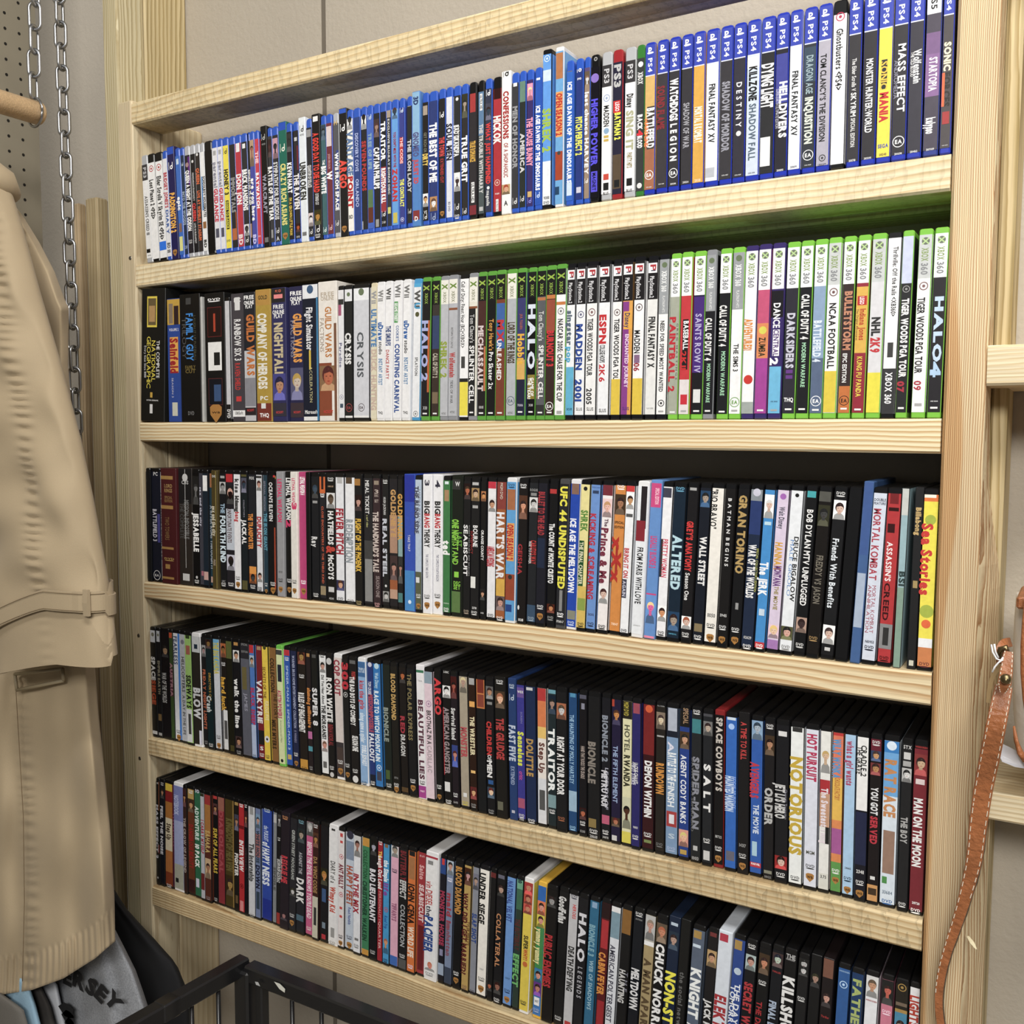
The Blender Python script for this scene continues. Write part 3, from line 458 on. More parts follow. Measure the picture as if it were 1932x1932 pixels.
943.7,13.5,0.011 x3 c83038|b.76-1 e0d8d8;b.4-.7@.5*.5 222;t.41-.58@.55*.4 fff BASEBALL;t.59-.7@.4*.4 c22 2K11;b.85-.91@.5*.6 c23;b.945-.955@.5*.5 aaa
958.4,14.2,0.011 x3 2a2648|b.27-.72 4a2c7c;b.72-1 1e1c20;t.37-.72@.5*.45 b8b0d8 SAINTS ROW IV;b.82-.9@.5*.6 ddd;b.945-.955@.5*.5 eee
972.2,12.7,0.011 x3:gy=1:sh=c 202024|t.4-.65@.4*.5 e8e8e8 CALL OF DUTY 4;t.67-.9@.5*.3 a8e0b8 MODERN WARFARE;b.945-.955@.5*.5 eee
988.7,13.9,0.011 x3 1e1e22|t.33-.57@.4*.5 e8e8e8 CALL OF DUTY 4;t.6-.86@.5*.3 a8e0b8 MODERN WARFARE;b.95-.96@.5*.5 eee
1003.3,14.0,0.011 x3:gy=1 f0f0f2|t.56-.72@.5*.35 333 THE SIMS 3;E.9 5a9a20;b.945-.955@.5*.5 aaa
1018.3,14.5,0.011 x3:sh=v f2f2f2|t.42-.6@.4*.55 e08828 ADVENTURES!;o.77*.7 d03028;b.9-.98 a0a8a4
1033.4,14.3,0.011 x3:sh=v c85078|b.3-.45 c85078;b.45-.65 e08850;b.65-1 a8409a;o.49*.6 d8d040;t.53-.64@.5*.45 332 ZUMBA;b.945-.955@.5*.5 eee
1048.3,14.6,0.011 x3:sh=v 3a2c6a|b.27-.42 1e1c22;b.7-1 68b8e0;t.34-.48@.5*.45 fff DANCE;b.49-.64@.5*.5 f4f4f4;t.49-.64@.5*.35 53307a CENTRAL;t.65-.69@.4*.5 fff 2;h.9*.5 346 3XK 00021;b.945-.955@.5*.5 aaa
1063.3,14.3,0.011 x3 302e38|t.4-.71@.5*.5 c8c8d8 DARKSIDERS;t.72-.77@.5*.45 6a3c8c II;h.89*.7 fff THQ;b.94-.95@.5*.5 eee
1077.9,13.9,0.011 x3 1e1e22|t.3-.55@.5*.5 e8e8e8 CALL OF DUTY 4;t.57-.82@.5*.28 a8e0b8 MODERN WARFARE;b.94-.95@.5*.5 eee
1092.5,14.0,0.011 x3 8aa4c4|b.66-.98 5a6a88;t.45-.68@.45*.5 dce8f8 BATTLEFIELD 4;E.9 fff;b.945-.955@.5*.5 eee
1107.2,14.0,0.011 x3:gy=2 f2f2f2|c.3 755;t.36-.72@.5*.45 222 NCAA FOOTBALL;b.735-.965 e0c820
1122.0,13.0,0.011 x3 3a2c2c|t.3-.62@.55*.5 c88868 BULLETSTORM;t.64-.8@.45*.3 eee EPIC EDITION;b.82-1 c87030;E.9 222;b.94-.95@.5*.5 eee
1136.2,13.3,0.011 x3 98283a|b.28-.64 e0b040;b.33-.38@.5*.7 c02828;t.335-.375@.5*.3 fff LEGO;t.4-.57@.6*.4 b83820 Indiana Jones;t.4-.57@.2*.15 333 The Original Adventures;t.66-.88@.5*.35 e8d030 KUNG FU PANDA;b.945-.955@.5*.5 eee
1151.2,14.6,0.011 x3:gy=2 d8d8dc|t.45-.55@.5*.5 333 NHL;t.56-.64@.5*.55 c83038 2K9;b.75-.975 e8dc18
1166.0,13.9,0.011 dv f4f4f6|t.08-.45@.6*.3 333 Thrillville: Off the Rails <XB360>;b.59-.67@.5*.4 444;b.73-.98 3a3a3c;t.75-.92@.5*.42 fff XBOX 360
1179.1,11.5,0.011 x3 2a2a2c|b.02-.28 c8d0ec;c.31 999;t.36-.78@.5*.5 eee TIGER WOODS PGA TOUR;t.8-.86@.4*.5 b03040 07;b.94-.95@.5*.5 eee
1195.4,13.7,0.011 x3:gy=2 f2f2f2|c.3 866;t.36-.76@.4*.45 222 TIGER WOODS PGA TOUR;t.8-.85@.4*.45 b02838 09;b.92-.935@.5*.5 aaa
1210.9,14.7,0.010 x3 28262a|t.36-.7@.55*.5 c0d8f0 HALO;t.7-.78@.5*.6 b0d0f0 4;h.91*.5 ddd HND 00040;b.94-.95@.5*.5 eee
#3
5.2,13.6,0.014 dv 14161a|t.1-.12 333 .
22.8,20.9,0.013 dv 181c2c|b.4-.65@.8*.3 4a4a90;h.05*.5 ddd PC;t.36-.64@.35*.4 d8d8e4 BATTLEFIELD 3;E.94 ddd
36.2,5.3,0.013 dv b4b4bc|t.2-.8 667 THE ARISTOCRATS
57.6,36.8,0.012 pc:h=190 4a181c|b.065-.095@.4*.8 a88040;h.15*.5 a88850 LORD;h.19*.5 a88850 RINGS;h.25*.5 907040 SPECIAL;h.28*.5 907040 EDITION;b.32-.35@.4*.8 a88040;t.42-.62@.4*.25 907040 TWO TOWERS;b.68-.7@.4*.8 a88040;D.78 b89850;b.83-.87@.4*.3 a88040;b.94-.96@.4*.8 a88040
93.5,31.6,0.011 pc:h=191 2c2622|b0-.3 1a1a1c;o.08*.4 ccc;h.12*.5 bbb CBS;t.27-.6@.6*.3 777 MISSION: IMPOSSIBLE;t.3-.6@.25*.25 555 THE COMPLETE;b.01-.85@.5*.03 ccc;b.9-.96@.5*.5 ccc
118.6,15.8,0.010 dv 101012|p.06-.3 222 333 777;t.37-.7@.5*.65 f4f4f4 JESSABELLE;o.92*.3 ccc;D.95 ddd
132.1,10.2,0.010 dv 40404a|t.15-.48@.4*.4 ccd sex and the city;b.86-.9@.6*.5 a67
144.1,12.3,0.010 dv 1c2834|b.05-.18@.5*.8 f0f0f0;b.86-.93@.5*.8 c8a098
154.1,7.0,0.009 dv 24404c|b.03-.15 a56a40;t.3-.84@.5*.6 a0a8b0 A RIVER RUNS THROUGH IT;b.9-.95 b98
164.6,13.4,0.009 pc:h=189 4a3e1c|h.05*.6 ddd DVD;t.3-.55@.4*.5 d0c8b0 sex and the city;t.75-.8@.4*.3 a98 PRIDE;b0-1@.75*.08 a89850
179.7,15.2,0.009 dv 1a1c20|b.05-.07@.5*.6 aaa;p.1-.2 bbb 222 999;t.28-.36@.5*.5 9ab8d0 THE;t.38-.77@.5*.65 d8ecf8 FOURTH KIND;h.93*.5 999 UPC;D.95 ddd
197.7,19.4,0.008 dv 26242a|b.02-.1@.4*.8 c02830;p.13-.28 222 da9 211;b.32-.66 c4ccd8;t.32-.6@.4*.4 533 UNFORTUNATE EVENTS;p.7-.83 ccd 322 222;D.94 ddd
215.2,14.8,0.008 dv ececf0|t.07-.32@.5*.5 444 kiss kiss;t.23-.34@.5*.5 444 bang;t.34-.42@.5*.5 c03038 bang;D.88 555;W.94
229.9,13.1,0.007 dv 1c2428|b0-.05 5a5530;p.06-.18 556 322 345;t.24-.38@.5*.2 aab COLLECTOR'S;t.4-.6@.5*.6 f4f4f4 JACKAL;b.9-.98 5a5530
245.1,16.3,0.007 dv 24262c|h.06*.6 ddd FOX;t.35-.64@.3*.5 e89030 THE TRANSPORTER;b.78-.9 e89838;p.84-.92 b62 222 444;D.94 ddd
260.5,12.9,0.006 dv e0e2e8|b.04-.06 444;p.07-.16 ccc 422 c98;t.37-.62@.5*.6 b82830 DUPLICITY;p.82-.9 ddd 222 c98;D.95 444
272.7,9.4,0.006 dv 28404e|t.08-.32@.4*.3 889 SPECIAL EDITION;t.34-.64@.5*.6 589cb4 THE IRON GIANT;D.91 ccc;W.97
286.2,16.2,0.006 dv 18181a|b0-.05@.8*.3 c33;t.09-.4@.35*.4 f0f0f0 OCEAN'S ELEVEN;b.45-.95@.8*.15 b84828;D.9 ddd;W.96
296.5,3.5,0.005 dv 3a2c30|b.04-.06 a83;t.2-.58@.5*.6 222 THE THOUSANDAIRES
305.7,14.2,0.005 sb 9a9a9e|t.06-.4@.5*.5 d83068 LETHAL WEAPON;h.8*.5 555 11709;D.86 333;W.94
319.9,13.7,0.005 sb 101010|t.05-.38@.5*.55 f0f0f0 LETHAL WEAPON;t.38-.44@.5*.6 d83068 2;D.86 ddd;W.94
333.8,13.3,0.004 sb e8e4dc|t.05-.28@.5*.4 d83068 LETHAL WEAPON;t.24-.34@.6*.6 d83068 3;D.86 444;W.94
348.7,15.8,0.004 sb c03c78|t.04-.18@.5*.5 fff LETHAL WEAPON 4;D.86 fff;W.94
361.1,8.1,0.004 pc:h=190 0e0e10|
373.4,15.3,0.003 dv 1e2024|p.08-.2 222 345 456;b.22-.24@.5*.6 999;t.5-.58@.4*.6 ddd Ray;D.95 ddd
387.8,12.5,0.003 dv 26262a|b.02-.16@.5*.9 d86828;b.03-.13@.5*.35 322;D.17 fff;t.26-.86@.5*.28 c85838 CLOSE ENCOUNTERS OF THE THIRD KIND;b.88-.95@.5*.8 998868
403.3,17.7,0.003 pc:h=189 141414|D.04 ddd;h.1*.6 ca8 2-DISC SET;p.15-.27 ddd 432 654;t.29-.55@.5*.5 ececec HATFIELDS;t.56-.62@.5*.8 c84030 &;t.63-.82@.5*.5 ececec McCOYS;b.88-.92@.5*.6 ccc;h.97*.5 bbb 40240
421.6,16.1,0.002 dv e8eaf0|b.02-.08@.5*.6 bbb;t.27-.62@.5*.75 a82838 FEVER PITCH;p.82-.9 335 532 da8;D.96 444
439.7,18.7,0.002 dv eceef2|b.03-.08@.4*.6 543;t.35-.68@.4*.65 98a0a8 REDEMPTION;D.97 444
457.2,15.0,0.001 dv 1a1a1c|b.04-.09@.4*.7 a73;p.16-.28 211 211 c98;t.34-.74@.5*.55 e8b828 FLIGHT OF THE PHOENIX;D.97 a96
473.8,16.9,0.001 dv 26262a|t.05-.3@.4*.35 e0e0e0 MEAL TICKET;t.31-.4@.4*.2 dd8 a surf video;b.5-.64@.5*.9 444;b.64-.96@.5*.8 8a8a8a
489.9,14.0,0.000 dv 38282c|b.05-.08@.5*.6 987;h.13*.5 b8a8a0 3;h.16*.5 b8a8a0 DISC;h.2*.5 b8a8a0 SET;t.28-.73@.4*.6 d0c0b8 THE HANDMAID'S TALE;t.76-.92@.6*.4 988 SEASON ONE;D.97 c99
503.9,12.5,0.000 dv 1e1e20|D.05 ddd;t.17-.3@.4*.3 ccc HUGH JACKMAN;t.33-.76@.4*.5 c8ccd8 REAL STEEL;o.83*.3 ddd;p.87-.95 999 222 ccc
518.2,14.9,0.001 dv 242226|b.3-.58 b08870;t.11-.46@.5*.5 c89858 GOLDENEYE;p.6-.8 433 222 b87;b.78-.85 a05830;b.85-.92 c09880
530.8,9.4,0.002 dv 1e1e20|b.3-.6 88a8a8;t.14-.48@.5*.7 d8a040 GOLDFINGER;p.6-.8 333 222 b87;b.87-.94 4a8080
546.5,18.5,0.003 pc:h=191 3050b8|b0-.2 2434a0;b.7-1 3c88cc;t.44-.56@.45*.2 ececf4 TAKE THAT;o.93*.3 def
562.8,11.8,0.005 dv b8c8dc|t.08-.42@.25*.5 445 THE BLIND SIDE;t.1-.38@.65*.25 556 SANDRA BULLOCK;b.7-1 5a6048;b.74-.78@.4*.5 ddd;D.87 ddd;W.95
577.3,15.0,0.006 ds ececf0|t.04-.13@.5*.45 334 3;t.19-.28@.5*.5 333 BIG;t.28-.38@.5*.5 c02830 BANG;t.39-.52@.5*.5 222 THEORY;t.57-.74@.5*.25 557 THE COMPLETE THIRD SEASON;D.87 444;W.94
593.2,15.6,0.007 ds ececf0|t.04-.13@.5*.45 334 4;t.19-.28@.5*.5 333 BIG;t.28-.38@.5*.5 c02830 BANG;t.39-.52@.5*.5 222 THEORY;t.57-.76@.5*.25 557 THE COMPLETE FOURTH SEASON;D.86 444;W.93
607.9,12.4,0.008 dv 3a7a44|b.04-.06@.5*.5 dee;b.1-.18@.5*.6 a8845c;t.46-.56@.5*.75 f4f4f4 ted;h.91*.7 cdc UNIVERSAL;D.95 eee
624.1,18.1,0.009 pc:h=191 141a12|b.03-.1@.4*.7 333;h.06*.4 ddd W;t.31-.48@.35*.5 88d030 ONE NIGHT;t.48-.63@.35*.45 88d030 STAND;t.4-.5@.75*.3 68b030 LAST;b.68-.72@.45*.4 88d030;h.76*.6 88d030 DISC;h.79*.6 88d030 SET;b.82-.97@.4*.8 5a7a40
640.2,12.3,0.011 dv 1a1a1c|p.05-.16 211 432 b64;t.34-.7@.35*.45 f4f4f4 SEABISCUIT;t.34-.7@.8*.12 aaa TOBEY MAGUIRE JEFF BRIDGES;D.95 a98
654.1,13.9,0.012 dv 1c1c1e|b.04-.06@.5*.7 bbb;p.08-.17 a85 322 ca8;b.2-.22@.5*.6 aaa;t.34-.49@.55*.45 f0f0f0 BOURNE;t.38-.54@.15*.25 a33 SUPREMACY;b.7-.78@.3*.6 e4e4e0;h.92*.5 ddd 25718;D.95 ddd
666.2,9.0,0.012 dv 161616|p.1-.17 b74 211 d95;t.37-.58@.4*.4 ececec ORANGE COUNTY;p.78-.86 222 211 c97;h.95*.5 ddd DVD
678.2,13.6,0.013 dv e8e8ec|b.02-.08 c82840;p.15-.24 ddd 322 c97;t.48-.62@.45*.7 c03040 AMERICAN WEDDING;D.96 333
693.1,15.0,0.014 dv a05a2c|b0-.22 8a3c34;t.04-.15@.5*.25 ddc MGM DVD;t.24-.7@.45*.65 e8e8ec HART'S WAR;b.6-.8@.95*.1 e0b030;b.7-.84 d8a838;p.82-.92 655 322 c98;D.97 eee
708.8,15.1,0.016 dw 58a0d8|D.05 246;b.08-.22@.5*.8 a86840;b.31-.57@.5*.7 e0a050;t.32-.56@.45*.55 b82020 OPEN SEASON 2;b.66-.84 9a4428;o.68*.4 333;b.87-.92@.4*.6 248
724.1,14.3,0.019 dv 1a1616|D.05 ddd;p.12-.28 532 322 d97;t.45-.66@.3*.4 a82830 GEISHA;t.87-.9 ddd .;h.97*.5 ddd 10281
739.2,13.8,0.021 dv 222428|h.08*.8 999 ROGUE;b.1-.12@.5*.6 888;p.13-.23 ddd 222 ccc;t.42-.58@.6*.5 c03030 CARLITO'S WAY;t.43-.58@.25*.25 eee RISE TO POWER;b.86-1 38506a;D.95 9ab
753.8,14.2,0.023 dv 1e1e28|b.4-.6@.4*.8 222c44;t.09-.38@.4*.55 a83038 BULLET TO THE HEAD;D.86 ddd;W.93
768.1,12.9,0.025 dv 141416|b.07-.1@.4*.8 b83030;t.3-.7@.4*.5 ececec The COUNT of MONTE CRISTO;p.84-.9 521 211 c85;D.93 999
782.3,14.1,0.028 dv:sh=g 26262a|t.05-.73@.5*.6 e8e020 UFC 44 UNDISPUTED;b.74-.88@.5*.3 888;D.9 fff;h.95*.7 ddd 17560-7
796.9,14.3,0.030 dw 2048b0|b.03-.1@.5*.7 865;t.26-.75@.4*.5 f4f6ff ICE AGE THE MELTDOWN;b.87-.93@.5*.8 887;D.95 cdf
811.3,13.2,0.032 dv e8dc90|b.7-1 d8b850;o.06*.4 222;t.2-.34@.5*.6 5a8a38 SHREK;b.4-.7@.3*.55 1e5028;t.41-.69@.3*.35 e8e4c0 THE FINAL CHAPTER;b.78-.86@.5*.8 8aa040;D.95 222
825.2,13.6,0.034 dv 6a94d4|h.05*.8 3a5a98 WIDESCREEN;b.07-.09@.5*.6 346;t.22-.78@.35*.5 b82840 KICKING & SCREAMING;h.88*.6 335 26202;D.94 223
840.4,14.8,0.037 dv f0eaea|b.02-.1 7a2c38;p.12-.24 ecc c96 eba;t.25-.3@.5*.3 534 The;t.31-.67@.4*.55 7a2c40 Prince & Me;p.69-.8 eee 422 dba;D.95 333
856.5,15.2,0.038 dv d88834|D.04 fff;p.09-.22 432 322 a75;h.27*.8 432 SPECIAL;h.3*.8 432 EDITION;b.4-.6@.4*.2 a82820;t.36-.66@.4*.7 b82820 xXx;h.93*.6 fdb 78847
870.8,12.2,0.038 dv f0f2f6|b.02-.07 d03030;p.08-.18 fff 322 c96;b.21-.23@.5*.7 555;t.43-.62@.4*.45 c83038 BRING IT ON;b.63-.75@.3*.5 445;t.64-.74@.3*.3 ccd AGAIN;D.96 333
887.1,15.1,0.038 dv:sh=w e8ecf2|b.02-.3@.6*.5 2a2428;b.25-.38@.4*.8 8a2430;t.42-.78@.5*.45 222 FROM PARIS WITH LOVE;h.92*.6 999 LIONSGATE
902.9,14.3,0.038 ds 6090d0|b.02-.17 d04080;t.05-.15@.6*.3 fcd SPECIAL EDITION;t.35-.55@.5*.5 d04080 LEGALLY BLONDE 2;b.71-.73 d04080;p.72-.9 69d fd9 e6a;b.98-1 e8a
917.2,12.9,0.038 dv f0f0f4|b.04-.1@.4*.9 445;b.36-.6@.15*.25 3a3430;t.36-.6@.5*.45 d83858 PRETTY WOMAN;p.78-.88 fff 322 d96;D.95 333
932.7,16.2,0.038 dv 182838|D.04 6ac;t.33-.67@.5*.6 b8dce8 ALTERED;p.81-.93 246 322 a98;h.95*.6 5ac UNIVERSAL
948.8,13.5,0.038 dv 1c1a1c|b.03-.05@.5*.6 aaa;t.24-.55@.4*.5 d83030 GREY'S ANATOMY;t.56-.73@.4*.35 e8e8e8 Season One;p.83-.91 fff a53 dba;D.94 ddd
963.2,13.7,0.038 dv 1a1e28|p.05-.15 246 222 a98;t.33-.63@.55*.5 ececec WALL STREET;b.87-.92@.5*.7 875;D.95 eee
978.2,15.0,0.038 dv f0ece4|t.04-.28@.25*.45 222 "RIO BRAVO";h.81*.6 444 11050;D.87 333;W.95
993.3,12.9,0.040 dv 1a1818|t.09-.5@.5*.28 e0e0e0 B A T M A N  B E G I N S;h.8*.6 ccc 59415;D.87 ddd;W.95
1007.4,13.9,0.042 dv 161618|t.07-.54@.5*.55 b89858 GRAN TORINO;b.72-.76@.5*.25 999;D.88 ddd;W.95
1022.7,14.6,0.044 dv 202c44|b.02-.1 889098;o.05*.6 ccd;b.1-.3 2a3c70;t.36-.68@.45*.5 f0f0f0 WAR OF THE WORLDS;t.38-.64@.85*.15 cc4 SPECIAL COLLECTOR'S EDITION;D.97 eee;h.92*.6 ccc 02629
1036.8,12.4,0.046 dv 3c90d4|p.06-.2 fff ddd dba;b.22-.24@.5*.6 bde;t.46-.66@.45*.65 f4f8ff The JERK;b.74-.78@.5*.5 cde;b.94-1 c83038;D.96 fff
1050.8,13.8,0.048 dv dccce4|o.07*.5 a6b;t.13-.26@.5*.4 445 Walt Disney;t.34-.5@.45*.5 d8a030 HANNAH;t.48-.6@.5*.5 6a3c80 MONTANA;t.6-.74@.5*.3 988840 THE MOVIE;p.83-.91 ecd ec7 eca;b.92-1 a878b8
1066.0,14.5,0.050 dv e8ecf2|o.06*.3 222;t.3-.68@.7*.3 222 DEUCE BIGALOW;t.32-.65@.4*.25 5a8ac8 MALE GIGOLO;p.83-.91 553 222 da9;D.95 888
1080.8,13.1,0.052 dv 161618|b.03-.07@.5*.7 3aa8b0;t.14-.7@.5*.45 f0f0f0 BOB DYLAN MTV UNPLUGGED;p.77-.86 b98 322 433;D.93 ddd
1095.4,14.0,0.054 dv 1a1614|b.03-.09 565650;p.11-.23 332 222 444;t.4-.68@.5*.45 7a7468 FREDDY VS JASON;D.88 a85
1110.7,14.5,0.055 dv 1c1c1e|D.04 ddd;p.08-.19 fff 322 dba;t.3-.7@.45*.4 e8f0f8 Friends With Benefits;p.8-.91 fff 433 dba;b.93-.95@.5*.4 ccc
1126.3,13.9,0.056 wr 121214|
1140.5,10.2,0.048 pc:h=196 3e6298|b0-.4@.5*1 3a5a98;b.5-.8 a8b8d0;b.01-.99@.05*.08 ddd
1154.1,14.7,0.040 dv d4dcec|h.07*.8 334 DOUBLE;h.09*.8 334 FEATURE;t.12-.52@.4*.45 b04050 MORTAL KOMBAT;t.55-.82@.55*.25 a84858 MORTAL KOMBAT;t.55-.82@.25*.22 a84858 ANNIHILATION;h.87*.6 334 N10953;D.9 223
1170.1,14.3,0.030 dv b83034|b.03-.09@.5*.6 7a2024;b.11-.13@.5*.7 311;b.2-.25@.4*.5 3a1416;t.3-.52@.4*.35 f4e8e8 ASSASSIN'S;t.53-.74@.4*.35 3a1416 CREED;b.76-.9 8a8a8c;b.78-.88@.5*.4 333;D.95 411
1182.6,8.1,0.019 dp 98b8c0|b0-.15 c8ccc8;b.55-1 84a090;t.46-.54@.6*.6 344 BSI
1196.8,8.8,0.014 pc:h=191 18181a|t.11-.26@.5*.5 c8a868 Billabong;b.51-.55@.5*.5 a89058;b.95-.98@.5*.5 ccb
1210.4,16.7,0.007 dv f0e230|b.02-.07 e87830;b.03-.05@.4*.8 f8f0e0;o.17*.7 a8b838;t.19-.58@.35*.6 d03430 Sea Stories;o.67*.9 a8b838;o.74*.6 e86830;b.82-.87 eef0f4;b.87-1 d08048;D.96 633
#4
8.5,13.7,-0.001 dv 141414|b.02-.14 c8ccd4;o.07*.5 776;t.27-.48@.5*.6 d8d8d8 SPACE;t.48-.7@.5*.6 b84820 SIEGE;b.94-.97 ccc
20.7,9.7,-0.002 dv 16161a|b.02-.13 c0c4cc;o.07*.5 776;t.3-.6@.5*.5 8a8470 EMPIRE EARTH;b.95-.98 aaa;b.78-.84 7a6038
36.2,20.4,-0.003 dv 161418|p.15-.26 161418 222 a86;t.4-.67@.35*.45 c8c8c8 WAR OF THE WORLDS
51.2,8.8,-0.005 dv 3a5028|b.01-.08 c85028;b.35-.6 5a3040;t.3-.6@.5*.6 a87880 AUSTRIA
64.5,17.1,-0.006 dv e0e2e8|b0-1@.85*.35 3a80d8;t.06-.31@.35*.45 1e3a68 FEARLESS;D.9 555;W.96
80.1,13.5,-0.007 dv b8bcc4|o.1*.6 778;t.23-.54@.5*.45 444 HELICOPTERS;t.57-.92@.5*.4 555 A DAY IN THE LIFE
95.0,15.6,-0.009 dv 9cc868|b.03-.06@.5*.6 342;b.12-.2@.5*.6 a86050;t.38-.67@.5*.6 222 SIDEWAYS;b.68-.97@.45*.8 d8dade;b.72-.9@.5*.4 444
113.3,19.5,-0.010 dv:sh=w 2c2824|b.01-.17 c8ccd0;b.1-.14@.5*.4 234;t.48-.75@.5*.7 d8dade BLOW;b.85-.98@.8*.3 dde
129.2,10.9,-0.012 dv 1c1c1e|p.1-.2 999 222 a88;t.31-.83@.5*.5 b86040 FRIDAY NIGHT LIGHTS;D.94 888
142.8,14.8,-0.013 dv 14282c|p.04-.12 322 211 863;t.33-.57@.6*.3 b89030 DIRECTOR'S CUT;t.53-.67@.4*.6 c8d0d0 Crash;D.95 ccc
158.9,14.6,-0.014 dv ccd0d8|b.02-.3 68a8d0;t.06-.33@.5*.7 c8b830 THE BIG KAHUNA;D.87 555;W.95
174.4,13.4,-0.016 dv 201c18|p.06-.18 b06030 211 863;D.23 ddd;t.35-.64@.4*.6 e0a820 hard luck;b.63-.97@.6*.75 dcdee0;b.72-.88@.6*.5 555
188.8,14.0,-0.017 dv 1e1e14|b.03-.18 5a6030;b.92-.97@.6*.6 4a4420
204.8,15.2,-0.018 dv 18181c|b.02-.06@.5*.6 b84;p.1-.2 ddd 222 c97;t.34-.76@.45*.55 ececec walk the line;p.83-.93 433 211 b86;D.96 999
224.0,19.8,-0.018 dv 5c5e6a|b.01-.16 2a2a30;h.04*.7 888 SPECIAL;h.1*.7 888 EDITION;b.23-.42@.4*.5 6a6038;t.45-.6@.5*.3 99a JAMES
240.7,11.5,-0.019 dv 4a78c0|b.02-.1@.4*.9 c02830;p.12-.22 abc 332 c97;t.39-.7@.5*.6 b83058 BLACK SHEEP;b.7-.97 aebedc;D.96 345
254.1,14.1,-0.019 dv 7a2028|b.04-.07@.5*.6 a86;t.32-.68@.4*.65 e8e8ec VALKYRIE;b.74-.86 222;D.94 ddd;h.89*.5 eee S
268.1,13.3,-0.019 dv e8c828|o.04*.5 442;t.2-.46@.35*.4 6a3c1c SECRETS OF THE;t.48-.64@.6*.5 f0e0a0 FURIOUS FIVE;o.8*.8 ddd;o.8*.3 222;D.94 553
283.2,14.4,-0.020 dv 8a6030|t.12-.4@.4*.5 3c2c1c COLLECTION;t.41-.62@.7*.4 3c2c1c THE STORY;t.63-.87@.4*.5 3c2c1c MIKE MYERS
299.2,13.6,-0.020 dv:sh=G d8e0a8|b.04-.08 444;b.16-.3@.5*.6 222838;t.37-.6@.4*.5 c03868 AUSTIN POWERS;t.62-.8@.5*.2 664 International Man;o.95*.4 222
313.1,12.9,-0.020 dv 2858b0|b.02-.08 c02838;D.1 eee;t.16-.85@.5*.3 b0c8f0 SPIDER-MAN 2 SPIDER-MAN 3;b.89-.93@.5*.6 ca5
326.8,12.7,-0.021 dv 20284a|t.07-.66@.5*.35 a8b0d0 WARNER BROS HOME ENTERTAINMENT COLLECTION;t.68-.78@.5*.3 88a 15 WINNERS;D.87 ddd;W.95
343.8,16.7,-0.021 dv 201a18|p.02-.13 632 211 a84;D.22 ddd;t.36-.68@.4*.6 ececec RULES OF ENGAGEMENT;b.9-.99 c89028;D.97 432
358.1,10.0,-0.021 dv 241c20|b.02-.06@.5*.6 b84;t.31-.63@.5*.6 d88838 slumdog millionaire;b.66-.72@.5*.8 c068a0;b.78-.82 4a98a8;D.95 999
370.8,12.4,-0.021 dv 161818|b.03-.06@.5*.6 555;t.3-.6@.5*.65 e4e4e8 SUPER 8
385.4,13.8,-0.022 dv eceef0|D.03 333;p.08-.17 ddd 222 c98;t.19-.42@.5*.35 444 Did You Hear About;t.43-.7@.5*.5 333 THE MORGANS?;p.71-.8 edd 754 d98;b.88-.93@.5*.5 666
399.6,12.7,-0.022 dv 161618|o.07*.8 ccc;t.2-.55@.45*.7 ececec RON WHITE;t.57-.74@.5*.6 8a2830 BEHAVIORAL;D.91 ddd;o.97*.6 ccc
415.4,15.9,-0.022 dv:sh=w d8ccc8|b.7-1 3a3438;t.05-.33@.4*.6 983848 COP OUT;b.74-.9@.5*.7 4a3c38;D.85 ddd;W.93
430.9,12.7,-0.023 dv 1a1a1c|t.06-.27@.5*.8 c02838 300;c.31 ccc;D.86 ccc;W.94
445.7,15.2,-0.023 dv 1a181a|b.01-.06@.5*.7 666;t.12-.18@.6*.4 c83838 PRESENTS;t.16-.54@.4*.5 ececec THE BAD BOYS OF COMEDY;t.62-.74@.6*.6 eee SEASON ONE;D.89 ddd;o.96*.7 ddd
462.0,14.5,-0.023 dv:sh=w 88b0dc|b.01-.15 3a6aa0;h.09*.8 cde TRIPLE;h.11*.8 cde FEATURE;t.18-.4@.5*.5 c04858 kiss the girls;t.43-.66@.5*.5 d8e8f8 along came a spider;t.68-.84@.6*.5 eef6ff DOUBLE JEOPARDY;D.97 345
475.7,11.8,-0.024 dv 243878|o.05*.6 ccd;t.18-.28@.4*.4 dde TOM CRUISE;t.28-.57@.5*.6 b84858 MISSION:IMPOSSIBLE;t.58-.8@.5*.6 e8ecf4 FALLOUT;b.9-1 1a2030;D.96 ddd
489.9,14.2,-0.024 dv 2878c0|o.05*.6 bde;t.1-.22@.5*.4 bde Walt Disney;t.24-.78@.4*.5 e4f0f8 RACE TO WITCH MOUNTAIN;c.83 def;b.86-.93@.5*.6 445
504.8,14.0,-0.024 dv 1c2420|t.36-.62@.35*.5 909a90 BIONICLE;b.84-.91@.4*.5 4a6030;D.95 ccc
519.9,13.3,-0.024 dv 1c1a18|t.09-.44@.4*.5 c8a058 BLOOD DIAMOND;h.88*.5 888 111752;D.93 ddd;W.97
534.6,13.1,-0.024 dv 1a1616|p.05-.15 1a1616 211 b63;t.4-.53@.4*.5 a83040 RED;t.54-.7@.4*.5 ccc DRAGON;b.94-.98 5a4428
549.4,14.1,-0.024 dv 16181c|t.07-.57@.35*.45 8a7c50 THE POLAR EXPRESS;D.87 ddd;W.93
565.0,14.3,-0.023 ds eceaee|b.04-.06 3a7a5a;h.12*.5 888 TARA;t.26-.85@.5*.5 603848 BEAUTIFUL LIES;D.87 333;b.9-.99 a83890;h.94*.5 fde PART
